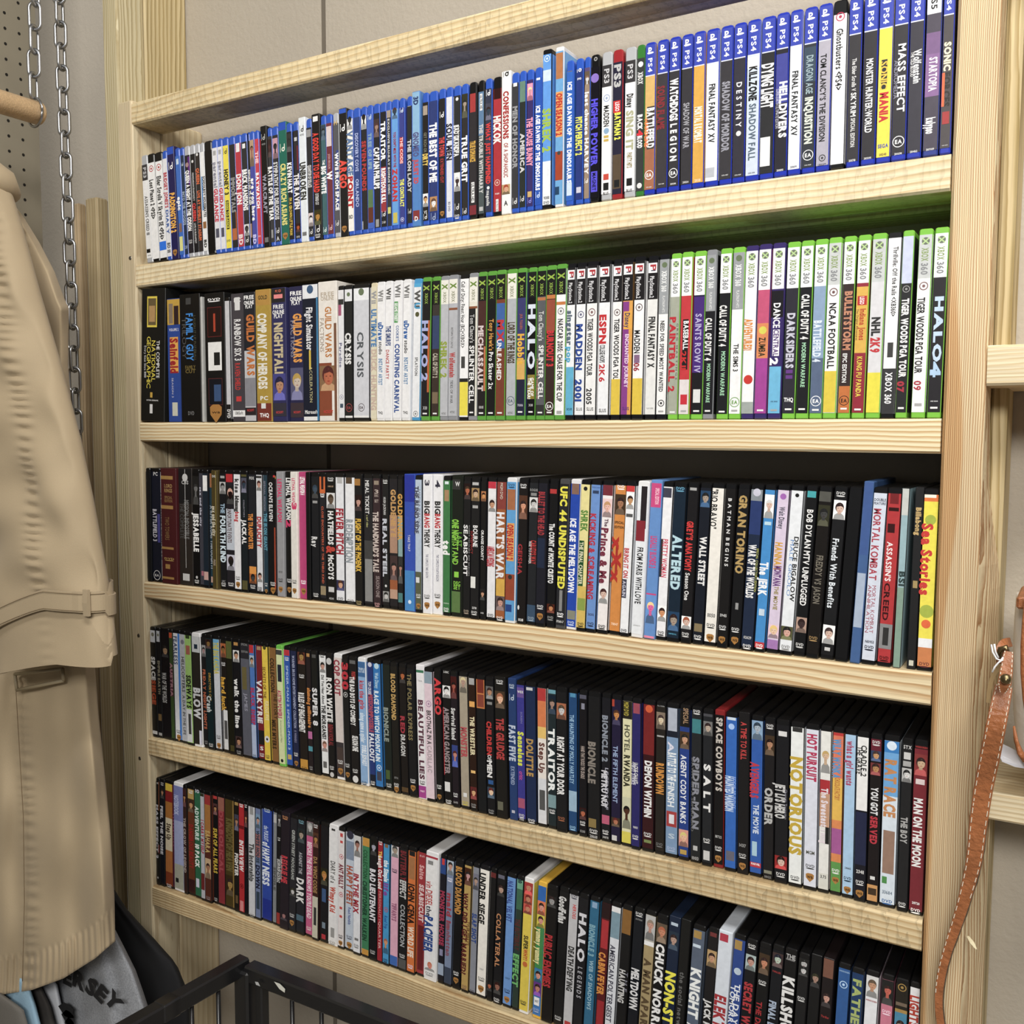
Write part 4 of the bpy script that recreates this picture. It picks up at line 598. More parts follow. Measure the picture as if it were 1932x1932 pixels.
580.3,14.7,-0.023 dv e4ccd8|b.02-.12@.5*.9 8aa0b0;c.27 a8a;t.32-.57@.5*.45 333 BROTHAZ IN A;t.58-.78@.5*.45 b0a0a8 CADILLAC
594.4,11.7,-0.023 dv 141416|t.07-.34@.6*.75 d83038 ARGO;D.87 ddd;W.95
608.4,14.6,-0.023 dv 141214|h.02*.6 ddd 2-DISC;p.12-.21 eee 111 eee;t.28-.77@.45*.5 9a8c90 AMERICAN GANGSTER;b.28-.78@.1*.08 b83038;b.83-.9@.4*.6 ddd;D.97 ddd
622.5,11.5,-0.023 dv 201820|p.04-.2 411 111 a54;t.27-.5@.4*.5 d8d8d8 Survival Island;p.54-.7 348 522 c87;D.9 ddd;h.96*.6 aaa 16495
636.8,14.3,-0.023 dv a89c88|p.01-.15 a89c88 dc9 b98;t.4-.62@.5*.6 b84850 MONSTER;D.95 cb3;b.88-.91@.5*.4 ddd
651.3,12.0,-0.022 dv 2c1810|b.03-.08@.5*.7 aaa;b.2-.24@.5*.7 e8a850;t.31-.59@.5*.5 e8dcb0 THE WRESTLER;b.7-.72@.5*.6 e8b868;p.82-.91 622 522 da7;D.95 999
665.3,14.5,-0.022 dv 16181c|b.02-.24@.5*.9 c87838;b.03-.13@.5*.7 7a2c20;b.14-.23@.5*.7 8a4030
680.2,13.1,-0.022 dv 16161a|p.07-.16 666 322 b86;b.18-.2@.5*.6 888;t.32-.56@.4*.5 c83030 CHILDREN;t.56-.6@.4*.4 ddd OF;t.6-.72@.4*.5 e8e8e8 MEN;b.74-.77@.5*.6 2a5a98;p.79-.87 345 622 eca;D.96 999
696.4,16.8,-0.022 ds 161412|D.03 ddd;p.1-.22 432 a64 eb9;t.29-.58@.5*.6 b83838 THE GRUDGE;b.88-.94@.4*.5 665
712.3,12.0,-0.020 pc:h=191 203c70|D.05 bcd;B.14 bcd;t.33-.58@.5*.7 c0cce0 FAST FIVE;t.62-.75@.5*.4 9ac EXTENDED;b.93-.95@.5*.4 bbc
725.3,12.6,-0.018 dv 3a3890|b.05-.12@.5*.8 6a5098;h.08*.7 ddd WIDE;t.22-.3@.6*.2 88b SCREEN;t.36-.6@.5*.6 d8e020 Senseless;t.64-.7@.5*.4 d04898 critic;b.83-.9@.5*.8 a85070;D.95 ddd;h.98*.5 ccc 17035
740.3,15.7,-0.016 dv 1c2c50|b.04-.06@.4*.6 ccc;t.4-.66@.4*.55 b89048 DOLITTLE;D.97 ddd
756.5,13.9,-0.014 dv e8e0d8|b.02-.12 b83030;b.12-.3 d87840;b.3-.38 e8c060;t.41-.62@.5*.5 6a4038 Step Up;b.66-.99@.5*.9 d8dae0;b.74-.88@.5*.6 555
770.8,13.2,-0.011 dv 202c30|b.02-.06@.5*.8 68a0b0;p.07-.2 123 222 a87;t.3-.74@.45*.6 f0f4f4 TRAITOR;b.76-.85 7a9aa0;D.87 ddd
785.9,15.4,-0.010 dv 1a1a1c|p.11-.22 a64 543 ccc;t.34-.74@.45*.55 ececec RIGHT AT YOUR DOOR;D.9 a64
801.3,12.9,-0.009 dv 1e4878|b.02-.06@.5*.6 4a90b8;t.18-.65@.4*.4 98c0e0 THE HAUNTING OF MOLLY HARTLEY;b.7-.84@.5*.9 98b8d0;D.95 9ce
815.6,11.5,-0.008 dv 161418|b.03-.06@.5*.8 556;b.09-.13@.5*.4 889;t.38-.6@.5*.4 b8a8a0 HAND THAT ROCKS THE CRADLE;p.8-.88 311 222 b64;D.9 ddd;h.96*.6 999 15283
830.7,17.4,-0.007 dv 1a1a1c|t.34-.62@.35*.5 888078 BIONICLE;b.86-.92@.4*.6 8a7440;D.94 ddd;h.98*.6 bbb 28668
846.6,12.9,-0.006 dv 1a1a20|t.15-.46@.4*.5 8a92a0 BIONICLE 2;t.5-.78@.6*.3 a8a8b8 LEGENDS OF;t.52-.76@.35*.5 d8d8e0 METRU NUI;b.82-.88@.5*.8 c05878;D.93 ddd;h.97*.6 bbb 34878
860.6,13.5,-0.005 dv 221c3a|b.02-.2@.15*.3 b03c28;p.08-.2 221c3a 532 c84;t.34-.72@.45*.4 9ab0d8 THE FIFTH ELEMENT;p.82-.88 432 622 b75;b.94-.98@.4*.5 ccc
874.9,13.8,-0.004 dv e0dcb0|b0-.15 26221c;t.04-.13@.4*.4 b8a830 MGM DVD;t.19-.37@.5*.45 554 HOTEL;t.39-.6@.5*.5 332 RWANDA;p.67-.88 cca 111 532;b.9-.98 d8cc40
888.4,12.2,-0.004 dv 2c2868|b.03-.1@.5*.7 a04858;t.42-.56@.5*.4 ddd JACKIE CHAN'S;t.43-.57@.25*.4 ccd FIRST STRIKE;D.91 ddd;h.85*.5 ccc 9883
903.7,15.8,-0.003 dv 381418|b.02-.36 7a2020;o.06*.6 d85828;t.4-.77@.5*.5 ececec DEMON WITHIN;b.92-.94@.5*.6 7a8a50;D.88 ddd
919.2,13.0,-0.005 dv 26221e|h.03*.7 999 FULL SCREEN;p.07-.18 876 433 dca;b.22-.23@.5*.7 aaa;t.4-.6@.5*.65 d89030 RUNDOWN;D.93 777
934.3,16.3,-0.006 dv 7a98bc|b0-.22 1c2230;b.03-.18@.5*.7 b0b8c8;t.25-.32@.4*.4 dde A;t.32-.5@.5*.55 eef4f8 BATTLE TO THE;t.51-.67@.45*.45 e8eef4 FINISH;b.7-.8@.5*.8 a83838;b.72-.78@.5*.4 e0e0e8;h.86*.5 bcd S;D.94 abd
950.0,13.6,-0.007 dv 24408a|b0-.14 1c1a18;t.02-.12@.6*.4 a86 SPECIAL;p.17-.28 432 222 c97;t.32-.76@.45*.45 e8ecf4 AGENT CODY BANKS;p.8-.91 d98 dc7 eb9;b.93-.96@.5*.6 b94
964.5,13.5,-0.008 dv 242628|D.03 ddd;b.08-.17@.5*.8 3a8088;t.32-.78@.5*.5 8a8c98 SPIDER-MAN;t.33-.8@.2*.2 777 DAWN OF A SUPERHERO;b.89-.92@.5*.4 bbb;h.97*.6 aaa 10013
979.3,12.8,-0.009 dv 222428|b0-.05 4a4a50;p.08-.17 777 322 ba9;t.35-.65@.5*.55 e8e8e8 S A L T;D.83 ddd;b.9-.96@.5*.6 ccc
992.7,12.7,-0.010 dv:sh=r 141214|t.05-.51@.5*.5 c8c0b8 SPACE COWBOYS;h.8*.6 bbb 18722;D.87 ddd;W.94
1007.8,14.3,-0.011 dv 2c68c0|b.03-.05@.5*.7 cde;o.09*.5 acf;t.4-.62@.4*.6 c8dcf8 HAUNTED MANSION;t.4-.6@.8*.2 9bf EDDIE MURPHY;b.87-.93@.5*.7 667
1022.2,13.2,-0.011 ds 141214|t.06-.29@.5*.45 c83838 A TIME TO KILL;h.82*.6 999 14317;D.88 ccc;W.95
1037.2,14.4,-0.010 dv 2c5cb0|p.02-.15 8ac 345 abc;t.29-.51@.35*.6 c83040 AVENGERS;t.33-.52@.75*.25 3a60c0 ULTIMATE;t.55-.73@.5*.4 dce8f8 THE MOVIE;b.78-.87@.4*.4 a8cce0;b.91-.94 c03040;h.92*.7 fff MARVEL
1051.8,12.7,-0.010 dv 1e1c1e|D.05 ddd;p.11-.23 432 211 b86;t.43-.66@.5*.6 b8b8b8 ORDER;b.94-.96@.5*.7 887;h.98*.6 888 08425
1066.8,15.7,-0.010 dv 1a1a1e|b.07-.1@.5*.6 ddd;t.39-.6@.4*.6 d0d0d0 JET LI'S HERO;t.42-.6@.8*.15 99a Quentin Tarantino;p.83-.91 922 211 dba;D.94 ddd
1083.0,15.5,-0.009 dv ecf0f0|b.02-.06@.5*.7 333;t.21-.8@.5*.75 c8a820 NOTORIOUS;D.94 444
1099.4,15.1,-0.009 dv dce0ee|t.06-.34@.5*.6 b83058 HOT PURSUIT;h.77*.6 554 MGM;D.85 444;W.92
1113.8,12.4,-0.009 dv e8e8e4|p.1-.28 e8e8e4 ca6 db9;b.32-.4 b02830;b.4-.6@.5*.9 c89878;t.37-.7@.5*.5 e8dce4 The Sweetest Thing;b.6-.7@.8*.4 222;b.88-1 d8d8d0;h.9*.5 333 3.75
1126.6,12.3,-0.008 dv e0884a|b0-.05 c03030;b.05-.3 e07858;b.3-.55 e8b840;b.6-.75 a85898;t.07-.3@.4*.6 4a98d0 WILLY WONKA;t.3-.43@.5*.4 b86830 CHOCOLATE FACTORY;b.8-1 5a9848;D.85 eee;W.91
1139.5,12.6,-0.008 dv a8ccec|t.07-.33@.5*.5 b04868 what a girl wants;h.82*.5 333 24665;D.88 234;W.95
1152.7,13.1,-0.007 dv 1a1a24|b.02-.46 ececec;t.08-.26@.6*.4 222 CRADLE 2;t.09-.25@.25*.4 222 THE GRAVE;b.47-.78@.5*.95 242a48;h.82*.6 ddd 23411;D.88 ddd;W.95
1165.8,12.3,-0.005 dv 1c1618|b.01-.1 6a2030;D.05 ddd;p.1-.16 346 433 c96;p.17-.24 733 322 b85;t.31-.47@.5*.5 e0e0e4 YOU GOT;t.48-.64@.5*.5 c03040 SERVED;b.88-1 d09858;b.9-.94@.5*.7 432;b.83-.85@.5*.4 ddd
1180.8,16.6,-0.002 dv d8e4f0|b.02-.35 68a8e0;b.02-.1 3080c8;o.06*.6 ddeeff;t.14-.47@.5*.6 c88850 RAT RACE;b.55-.8@.5*.7 9a7a68;b.82-.86@.3*.3 4a9048;h.91*.6 789 33684;D.96 3468a8
1196.4,11.3,0.000 dv 222224|h.05*.7 ccc STX;b.08-.12@.5*.6 ccc;b.13-.16@.5*.7 aaa;p.17-.25 bbb 222 ddd;t.45-.6@.45*.5 aaa THE BOY;D.95 ddd
1211.3,17.6,0.000 dv 7a2630|b.01-.05 1a1416;h.04*.8 b33 WIDESCREEN;p.08-.2 833 322 ca8;b.22-.25@.5*.6 dcc;t.33-.72@.45*.5 ececec MAN ON THE MOON;h.93*.5 fff 20720;D.97 fff
#5
-1.1,22.8,0.030 dv 121214|h.05*.4 ddd PC;t.25-.75@.35*.5 c8c8d0 MASS EFFECT 2;b.03-.3@.9*.2 c87040;b.62-.7@.9*.2 c04040;o.93*.4 bbb
16.6,10.9,0.030 dv 181a24|D.04 ccc;p.08-.18 222 432 b86;t.25-.7@.4*.5 d8d8e0 FEEL THE NOISE
31.7,18.5,0.028 dv 8a3c1c|b.02-.1 e0c020;b.1-.2 8a1c20;b.2-.35 b07028;b.35-.65 ddd0b0;b.65-.85 b87030;t.4-.55@.5*.5 432 Step Up;D.97 ddd
42.7,2.7,0.023 dv 6a2048|t.3-.6 a58 SERENDIPITY
56.4,24.1,0.018 dv:sh=w a0a8d0|b0-.35 7880b8;b.75-1 a8a898;t.12-.3@.3*.4 c0c8e8 NOTEBOOK;b.88-.92@.3*.3 222
73.3,8.9,0.013 dv 3a2420|p.05-.2 422 211 b85;t.3-.8@.5*.5 a89890 THE CROW OF LEGEND
86.2,16.0,0.013 dv 6a3820|b.02-.12 b89850;D.05 ddd;p.12-.24 432 322 c96;t.35-.75@.5*.5 a02020 DANGEROUS BEAUTY;b.85-1 3a1c1c
103.3,15.1,0.014 dv 2a6848|h.03*.6 ccd 10;t.17-.47@.4*.5 d8e8e0 ADVENTURE;t.51-.72@.4*.55 f0f4f0 10 PACK;b.82-.9@.4*.5 ccd
116.6,9.8,0.014 dv b8b8c0|b0-.06 332;t.27-.57@.5*.6 a83048 I CARRY MYSELF;b.75-.9 702828
129.3,14.8,0.015 dv 5a2c20|b.02-.12 a03030;b.12-.4 a87030;t.35-.55@.5*.6 c8a860 SAHARA;p.6-.78 c8a880 322 a75;D.95 988
143.3,10.8,0.016 dv 161618|b.02-.06@.5*.8 b33;p.1-.2 533 211 b85;t.32-.72@.5*.7 d0b020 SUM OF ALL FEARS;D.95 bbb
156.7,15.3,0.016 dv 8a2c34|b.02-.15 9a6050;t.15-.7@.5*.5 a84850 DIABOLICAL
176.1,21.2,0.017 dv 4a3c18|t.2-.66@.5*.6 6a6030 KINGDOM OF HEAVEN;p.7-.88 3a2c14 322 a84;b0-1@.92*.15 98783a
193.1,11.2,0.018 dv 201c18|b.03-.06@.5*.7 a84;p.14-.28 445 432 b86;t.48-.68@.5*.6 e8e4e0 FIGHTER;b.85-.92@.5*.5 665030
205.4,12.6,0.018 dv b82028|D.04 eee;b.22-.25 701418;t.35-.62@.5*.6 f0e8e8 INTERVIEW;c.75 500;b.88-.97@.5*.6 d88
216.1,8.1,0.019 dv 14141a|D.03 ddd;p.08-.22 422 322 c85;t.4-.6@.5*.4 433 GEISHA
228.0,15.0,0.019 dv d0d2d8|b.03-.1@.5*.5 999;t.35-.68@.5*.6 444 The Internship;D.97 888
241.9,11.6,0.020 dv 7080a8|b.25-.45 a86868;p.08-.2 79b 345 c98;t.22-.5@.5*.5 345 WHITE HOUSE;t.52-.72@.5*.6 1e2440 DOWN;b.75-.9@.5*.6 345
258.5,20.8,0.024 dv 2848a8|D.03 bcd;t.17-.3@.4*.4 c8d8f0 the PURSUIT;t.31-.5@.4*.6 e8f0f8 of HAPPY;t.52-.68@.4*.6 e0e8f4 NESS;b.8-1 1c3090
274.4,8.2,0.030 dv 84888c|b.05-.12 bbb;t.5-.7@.5*.5 555 SINGLE
283.1,8.5,0.034 dv 1a1a1c|p.04-.14 444 322 bbb;D.24 ddd;t.42-.62@.5*.6 d8d8d8 ESCAPE FROM ALCATRAZ;b.88-.98 a03028
296.9,17.8,0.040 pc:h=190 221a24|D.04 c85;t.37-.6@.5*.6 c83040 RESCUE ME;t.38-.58@.1*.2 ddd COMPLETE SEASON;p.85-.92 221a24 221a24 a77
313.9,14.9,0.043 dv 26262c|t.13-.55@.5*.35 b8bcb8 GREEN STREET HOOLIGANS;p.62-.69 222 332 ccc;D.85 ccc;W.92
330.3,16.4,0.036 dv 20222a|D.04 7ab;p.1-.22 222c30 222 a98;t.3-.48@.5*.35 b8b8c0 AGAINST THE;t.52-.73@.5*.75 e8e8e8 DARK;b.83-.88 4a6878
346.9,14.9,0.029 dv c85888|p.02-.15 777 aaa ccc;t.2-.84@.5*.5 f4d8e4 BEFORE THE DEVIL KNOWS YOU'RE DEAD;D.92 edd
361.7,12.7,0.027 dv 3a1c18|D.04 ddd;p.1-.22 532 322 b84;t.3-.6@.5*.5 a8804c DA VINCI CODE;b.63-.98@.5*.85 c8c4b0;b.72-.87@.5*.4 333
377.0,15.9,0.027 dv 16161c|p.38-.52 221 a72 c84;b.55-.66@.5*.5 3a5a88;b.83-.88@.5*.4 789;b.93-.97@.5*.5 b82838
394.9,18.0,0.026 dv:sh=w e8e8ea|b.02-.05@.5*.4 333;t.3-.48@.5*.45 555 DIARY of a;t.51-.72@.5*.5 c84028 Wimpy Kid;b.85-.93@.5*.4 999;D.97 999
411.5,12.6,0.025 dv e4dee0|c.24 c04050;b.05-.08@.5*.4 c44;b.11-.13@.5*.4 c44;t.3-.5@.5*.6 803040 ANT BULLY;c.55 c04050;b.65-.67@.5*.4 c44;b.72-.74@.5*.4 c44;D.89 333;W.95
426.9,16.3,0.024 dv c0ccdc|o.05*.8 334;b.1-.25 8090a8;t.3-.62@.5*.6 b05030 HAPPY FEET;t.64-.78@.5*.3 5060a0 Read Numble;D.88 556;W.95
443.1,14.2,0.023 dv e4e6ec|p.03-.2 ccc 322 a76;t.34-.66@.4*.6 a82838 IN THE MIX;b.86-.88@.5*.5 777;D.92 777
458.7,14.4,0.022 dv 3a8058|b.03-.1 c89030;t.13-.36@.45*.45 1c4c30 COLLECTION;t.38-.86@.4*.5 1c4430 CHRISTOPHER WALKEN;b.93-1 c89030
474.1,14.5,0.021 dv 18181c|p.03-.15 111 111 aab;t.26-.68@.45*.6 e4e4ec BAD LIEUTENANT;D.92 bbb
487.0,10.1,0.021 dv a02030|D.03 f0e0e0;t.1-.16@.5*.5 e8c040 The;t.14-.4@.5*.6 f4ecec Laugh Out Loud;t.42-.66@.5*.35 c88 PERSONALITY;t.66-.88@.5*.35 daa QUARTER
498.4,12.0,0.020 dv 3c98d0|b.03-.06@.5*.5 864;t.16-.33@.5*.6 e8f4fc the Simple;t.34-.44@.5*.6 8848a0 life;c.55 c33;t.6-.7@.5*.4 2050a0 Road Trip;p.74-.9 3c98d0 a65 d96;D.95 235
512.4,14.8,0.022 dv e0a8c0|p.02-.12 ccc 444 a98;D.22 334;t.48-.62@.5*.5 a06080 TIFFANYS;b.9-1 3868b8
528.1,15.3,0.024 dv 1c1c1e|t.05-.28@.5*.55 802830 BUTTERFLY;t.28-.42@.5*.6 c8c8c8 EFFECT;t.47-.8@.5*.45 b0b4b8 COLLECTION;D.87 ccc;b.9-1 555
543.1,14.2,0.026 dv d87028|b.02-.07@.5*.7 222;b.08-.25@.5*.7 a87040;t.28-.6@.5*.65 2a1c18 JOHN CENA;t.62-.86@.5*.6 f0dcc8 WORD LIFE;D.93 ede
557.6,13.4,0.028 dv a03038|h.06*.6 dbb 82 679;t.13-.24@.5*.5 e0a8a8 Saito;t.28-.57@.5*.5 e0c8c8 SEABISCUIT;b.6-.95@.5*.7 6a1c20
576.0,21.7,0.030 dv:sh=w e8e8ea|b.02-.05 b03040;b.07-.1@.4*.4 888;t.23-.42@.35*.45 b83838 vin DIESEL;t.42-.5@.35*.35 334 the;t.5-.78@.35*.6 284a90 PACIFIER;p.85-.92 e8e8ea c75 d87;D.94 999
593.4,11.2,0.032 dv 1a1a24|b.02-.15 284888;b.03-.08@.5*.4 c33;t.28-.7@.5*.6 a83050 MONSTER HOUSE;b.73-.78@.5*.5 88a;b.84-.93 98a8c0
605.5,12.6,0.034 dv 7888a8|b.02-.12@.5*.9 8898b8;p.02-.14 abc 222 c98;D.17 eef;t.28-.55@.5*.55 a03848 maid in;t.5-.76@.5*.5 8a5060 manhattan;b.85-1 3a4458
619.7,14.0,0.036 dv 141416|t.06-.42@.5*.6 c88c38 BLOOD DIAMOND;D.87 ddd;W.93;b.02-.98@.97*.06 ddd
634.4,12.3,0.037 dv b89850|p.05-.18 421 222 c99;t.24-.86@.3*.55 5a1c20 WHY DID I GET MARRIED?;t.45-.63@.75*.3 6a4020 TYLER PERRY'S;D.95 865
646.5,10.7,0.038 dv 888c98|p.08-.2 778 333 b98;t.38-.6@.5*.6 2c488c SLAP SHOT;D.97 334
660.7,15.9,0.039 dv:sh=k f0ece4|t.06-.44@.3*.55 222 UNDER SIEGE;h.78*.4 999 29107;D.85 555;W.93
674.5,9.9,0.040 dv 161618|b.02-.07 6a2828;p.85-.92 161618 222 b64
687.3,13.9,0.041 dv 18181c|b.02-.06@.5*.7 667;p.1-.19 111 322 b98;t.32-.72@.4*.45 c88858 COLLATERAL;p.82-.92 222 311 965;D.96 ddd
702.7,14.2,0.042 dv 6898d8|t.06-.36@.4*.5 385098 NATIONAL VELVET;h.78*.5 357 65907;D.87 235;W.94
715.6,10.6,0.043 dv 2a3c34|b0-.1 6aa888;h.04*.5 123 B;D.12 ccc;b.1-.25 3a6a50;t.32-.55@.4*.6 5a2c2c THE BUTTERFLY;t.58-.82@.4*.7 68b868 EFFECT
728.9,14.5,0.044 dv:sh=w e0c830|p.03-.12 a33 a33 c86;p.12-.19 b43 722 c86;p.19-.26 c54 a33 c86;t.42-.52@.5*.4 222 SUPER;t.52-.6@.5*.4 c03828 WHY!;o.63*.5 c86828;D.91 443
749.2,13.2,0.045 dv:sh=y 3a7ac0|b.02-.14 2868b8;p.14-.24 e87848 322 d98;p.24-.33 d8c830 322 d98;b.33-.63 3a8a4a;t.34-.6@.4*.55 ecdc98 yummy yummy;p.64-.73 38a 322 d98;p.73-.83 638 322 c87;b.84-.9@.5*.6 eee;h.87*.4 345 HIT;D.93 abd
764.4,16.2,0.046 dv 161414|p.08-.16 222 322 999;t.36-.74@.4*.6 b82830 PUBLIC ENEMIES
780.7,14.8,0.047 dv 18181a|t.07-.26@.4*.6 d8d8d8 GoodFellas;D.94 ccc
795.5,14.1,0.048 dv c0c0c4|D.04 445;t.1-.2@.6*.3 c33 HEROES;t.4-.72@.5*.5 333 DEATH DEFYING;b.94-.98@.5*.6 b33
810.3,14.0,0.048 dv 1c1c20|t.14-.48@.5*.6 d8d8e0 HALO;t.52-.74@.5*.4 b0b0b8 L E G E N D S
825.3,14.0,0.049 dv 28688c|b.04-.08@.5*.5 8ac;t.2-.42@.4*.5 7aaabc BIONICLE 3;t.45-.8@.5*.35 9ac0d0 WEB OF SHADOWS
839.8,13.2,0.050 dv 5a181c|b.02-.14 2a1618;b.15-.35@.5*.7 b02830;t.38-.68@.4*.6 e09030 CABIN FEVER;b.72-.95@.5*.7 a02028
854.5,13.8,0.051 dv d8dce4|b.02-.07 e8e8ea;b.07-.25 7a98a8;t.3-.84@.4*.45 445 AMERICAN POLTERGEIST
869.2,13.6,0.051 dv 161618|b.03-.2@.5*.9 8a6028;t.45-.68@.4*.5 c8c8c8 HAUNTING;t.46-.6@.8*.25 99a THE
884.5,14.5,0.052 dv 141820|D.04 ddd;h.08*.6 999 ACTION;t.42-.7@.5*.6 e0e0e4 MELTDOWN
899.5,14.7,0.053 dv a89468|b0-.24 b8b4ac;p.02-.2 bbb 987 c98;b.21-.24 eee;t.33-.84@.5*.55 5a4830 A MAN APART
915.4,15.0,0.054 dv 161618|p.06-.19 654 b64 c86;t.2-.8@.5*.6 ececec CHUCK NORRIS
930.7,14.6,0.055 ds 16243c|b.04-.06@.5*.6 bcd;p.1-.22 234 322 b98;t.37-.85@.5*.75 f0e818 NON-STOP
944.8,12.7,0.055 ds 141414|t.35-.8@.5*.4 666 the social network
962.4,16.1,0.055 dv 586478|b.04-.09@.4*.6 a84;b.13-.15@.4*.6 cde;t.29-.62@.5*.65 f0f4f4 KNIGHT;t.66-.88@.5*.65 f0f4f4 AND DAY
978.8,13.3,0.055 dv 1e1c1e|b.03-.06@.5*.6 733;p.15-.26 b96 322 c97;t.48-.86@.5*.5 e0e0e0 JACK REACHER
994.5,16.8,0.055 ds d8e0ec|b.02-.07@.4*.6 b83048;t.42-.74@.5*.7 a82830 ELEKTRA
1010.8,14.6,0.055 dv 2c4890|b.04-.1@.4*.6 a84;o.24*.6 bcd;t.32-.8@.6*.4 e8ecf4 THE DAY AFTER;t.34-.7@.25*.35 e8ecf4 TOMORROW
1026.0,13.7,0.055 dv 18181c|D.04 ddd;p.1-.2 abb 322 c98;t.28-.75@.5*.6 b83038 SECRET WINDOW
1041.4,13.9,0.055 dv 141416|p.07-.2 432 322 c86;D.25 ddd;t.38-.8@.4*.4 b02830 THE DEVIL'S OWN
1056.3,13.9,0.052 dv 16181e|p.05-.14 433 223 bcb;h.17*.7 a33 THRILLER;t.36-.8@.4*.5 a8b8d0 FINAL DESTINATION
1071.6,14.6,0.048 dv 141416|h.05*.7 bbb THE;h.07*.7 bbb COMPANY;t.18-.6@.5*.75 e8e8e8 KILLSHOT
1087.5,12.7,0.045 dv 1c1c1e|p.03-.11 222 222 bbb;p.08-.14 222 222 ccc;D.28 ddd;t.55-.8@.5*.5 b02830 Sinister
1101.3,12.4,0.042 ds 121214|p.1-.2 121214 332 a87
1115.2,12.6,0.039 ds 1c1416|b0-.12 7a5040;p.2-.3 1c1416 322 c98;h.36*.7 a33 Thriller
1133.1,13.8,0.034 dv 2c5c9c|h.05*.8 9bd WIDESCREEN;c.13 bdf
1148.6,13.6,0.030 dv 1e3c68|t.07-.4@.5*.55 a8b868 FATHER;t.42-.8@.5*.6 e0d828 FIGURES
1164.4,14.4,0.025 dv e8eaf0|p.03-.16 ddd 654 c97;h.18*.8 a44 WIDESCREEN
1181.3,13.2,0.019 dv d07890|p.03-.18 222 322 c65;D.22 fde;t.4-.6@.5*.6 fff POLLOCK
1197.0,14.0,0.013 dv 26221c|c.05 a84;b.14-.16@.5*.8 765;b.18-.2 a84;p.2-.38 48a 322 db9
1212.8,13.4,0.003 dv e8e8ec|t.08-.4@.5*.7 b83828 LIGHTS OUT'''
YR = {1: .001, 2: .0, 3: .007, 4: .010, 5: .010}
ZT = {1: (1.6565, 1.6597), 2: (1.4010, 1.3992), 3: (1.1357, 1.1375), 4: (.8690, .8734), 5: (.6091, .6085)}
HH = {'bd': .171, 'cb': .171, 'kb': .171, 'cr': .171, 'cg': .171, 'p4': .171, 'ps': .171, 'p3': .171, 'sl': .175, 'ds': .1915}
SHELL = {'bd': '2458c4', 'cb': 'b4b6bc', 'kb': '0e0e10', 'cr': 'a01c24', 'cg': '2e7a2a', 'p4': '1c34b4', 'ps': '2a3c8c', 'p3': 'b2b4b8', 'dv': '121214', 'dw': 'e4e4e6', 'dy': 'd8ccaa', 'db': '3c98d0', 'xb': '58a030', 'xs': '58a030', 'x3': '7ac62c', 'p2': '121216', 'dp': '222222', 'wr': '101012'}
SHO = {'k': '14141a', 'c': '8c8e94', 'w': 'e8e8ea', 'g': '4a4a4c', 'G': '6ac040', 'y': 'e8b418', 'r': '8a1c20', 'v': '3a2c6c'}
SPAN = {'bd': (.075, .965), 'cb': (.085, .96), 'kb': (.085, .97), 'cr': (.085, .965), 'cg': (.09, .965), 'p4': (.018, .965), 'ps': (.018, .965), 'p3': (.09, .955), 'dv': (.033, .975), 'dw': (.03, .98), 'dy': (.03, .985), 'db': (.035, .975), 'xb': (.03, .968), 'xs': (.03, .968), 'x3': (.032, .968), 'p2': (.03, .968), 'dp': (.004, .996), 'wr': (.02, .98)}
CARDS = ('sl', 'ds', 'sb', 'pc')
EL = re.compile(r'^([a-zA-Z])([\d.]*)(?:-([\d.]+))?(?:@([\d.]+))?(?:\*([\d.]+))?\s*(.*)$')
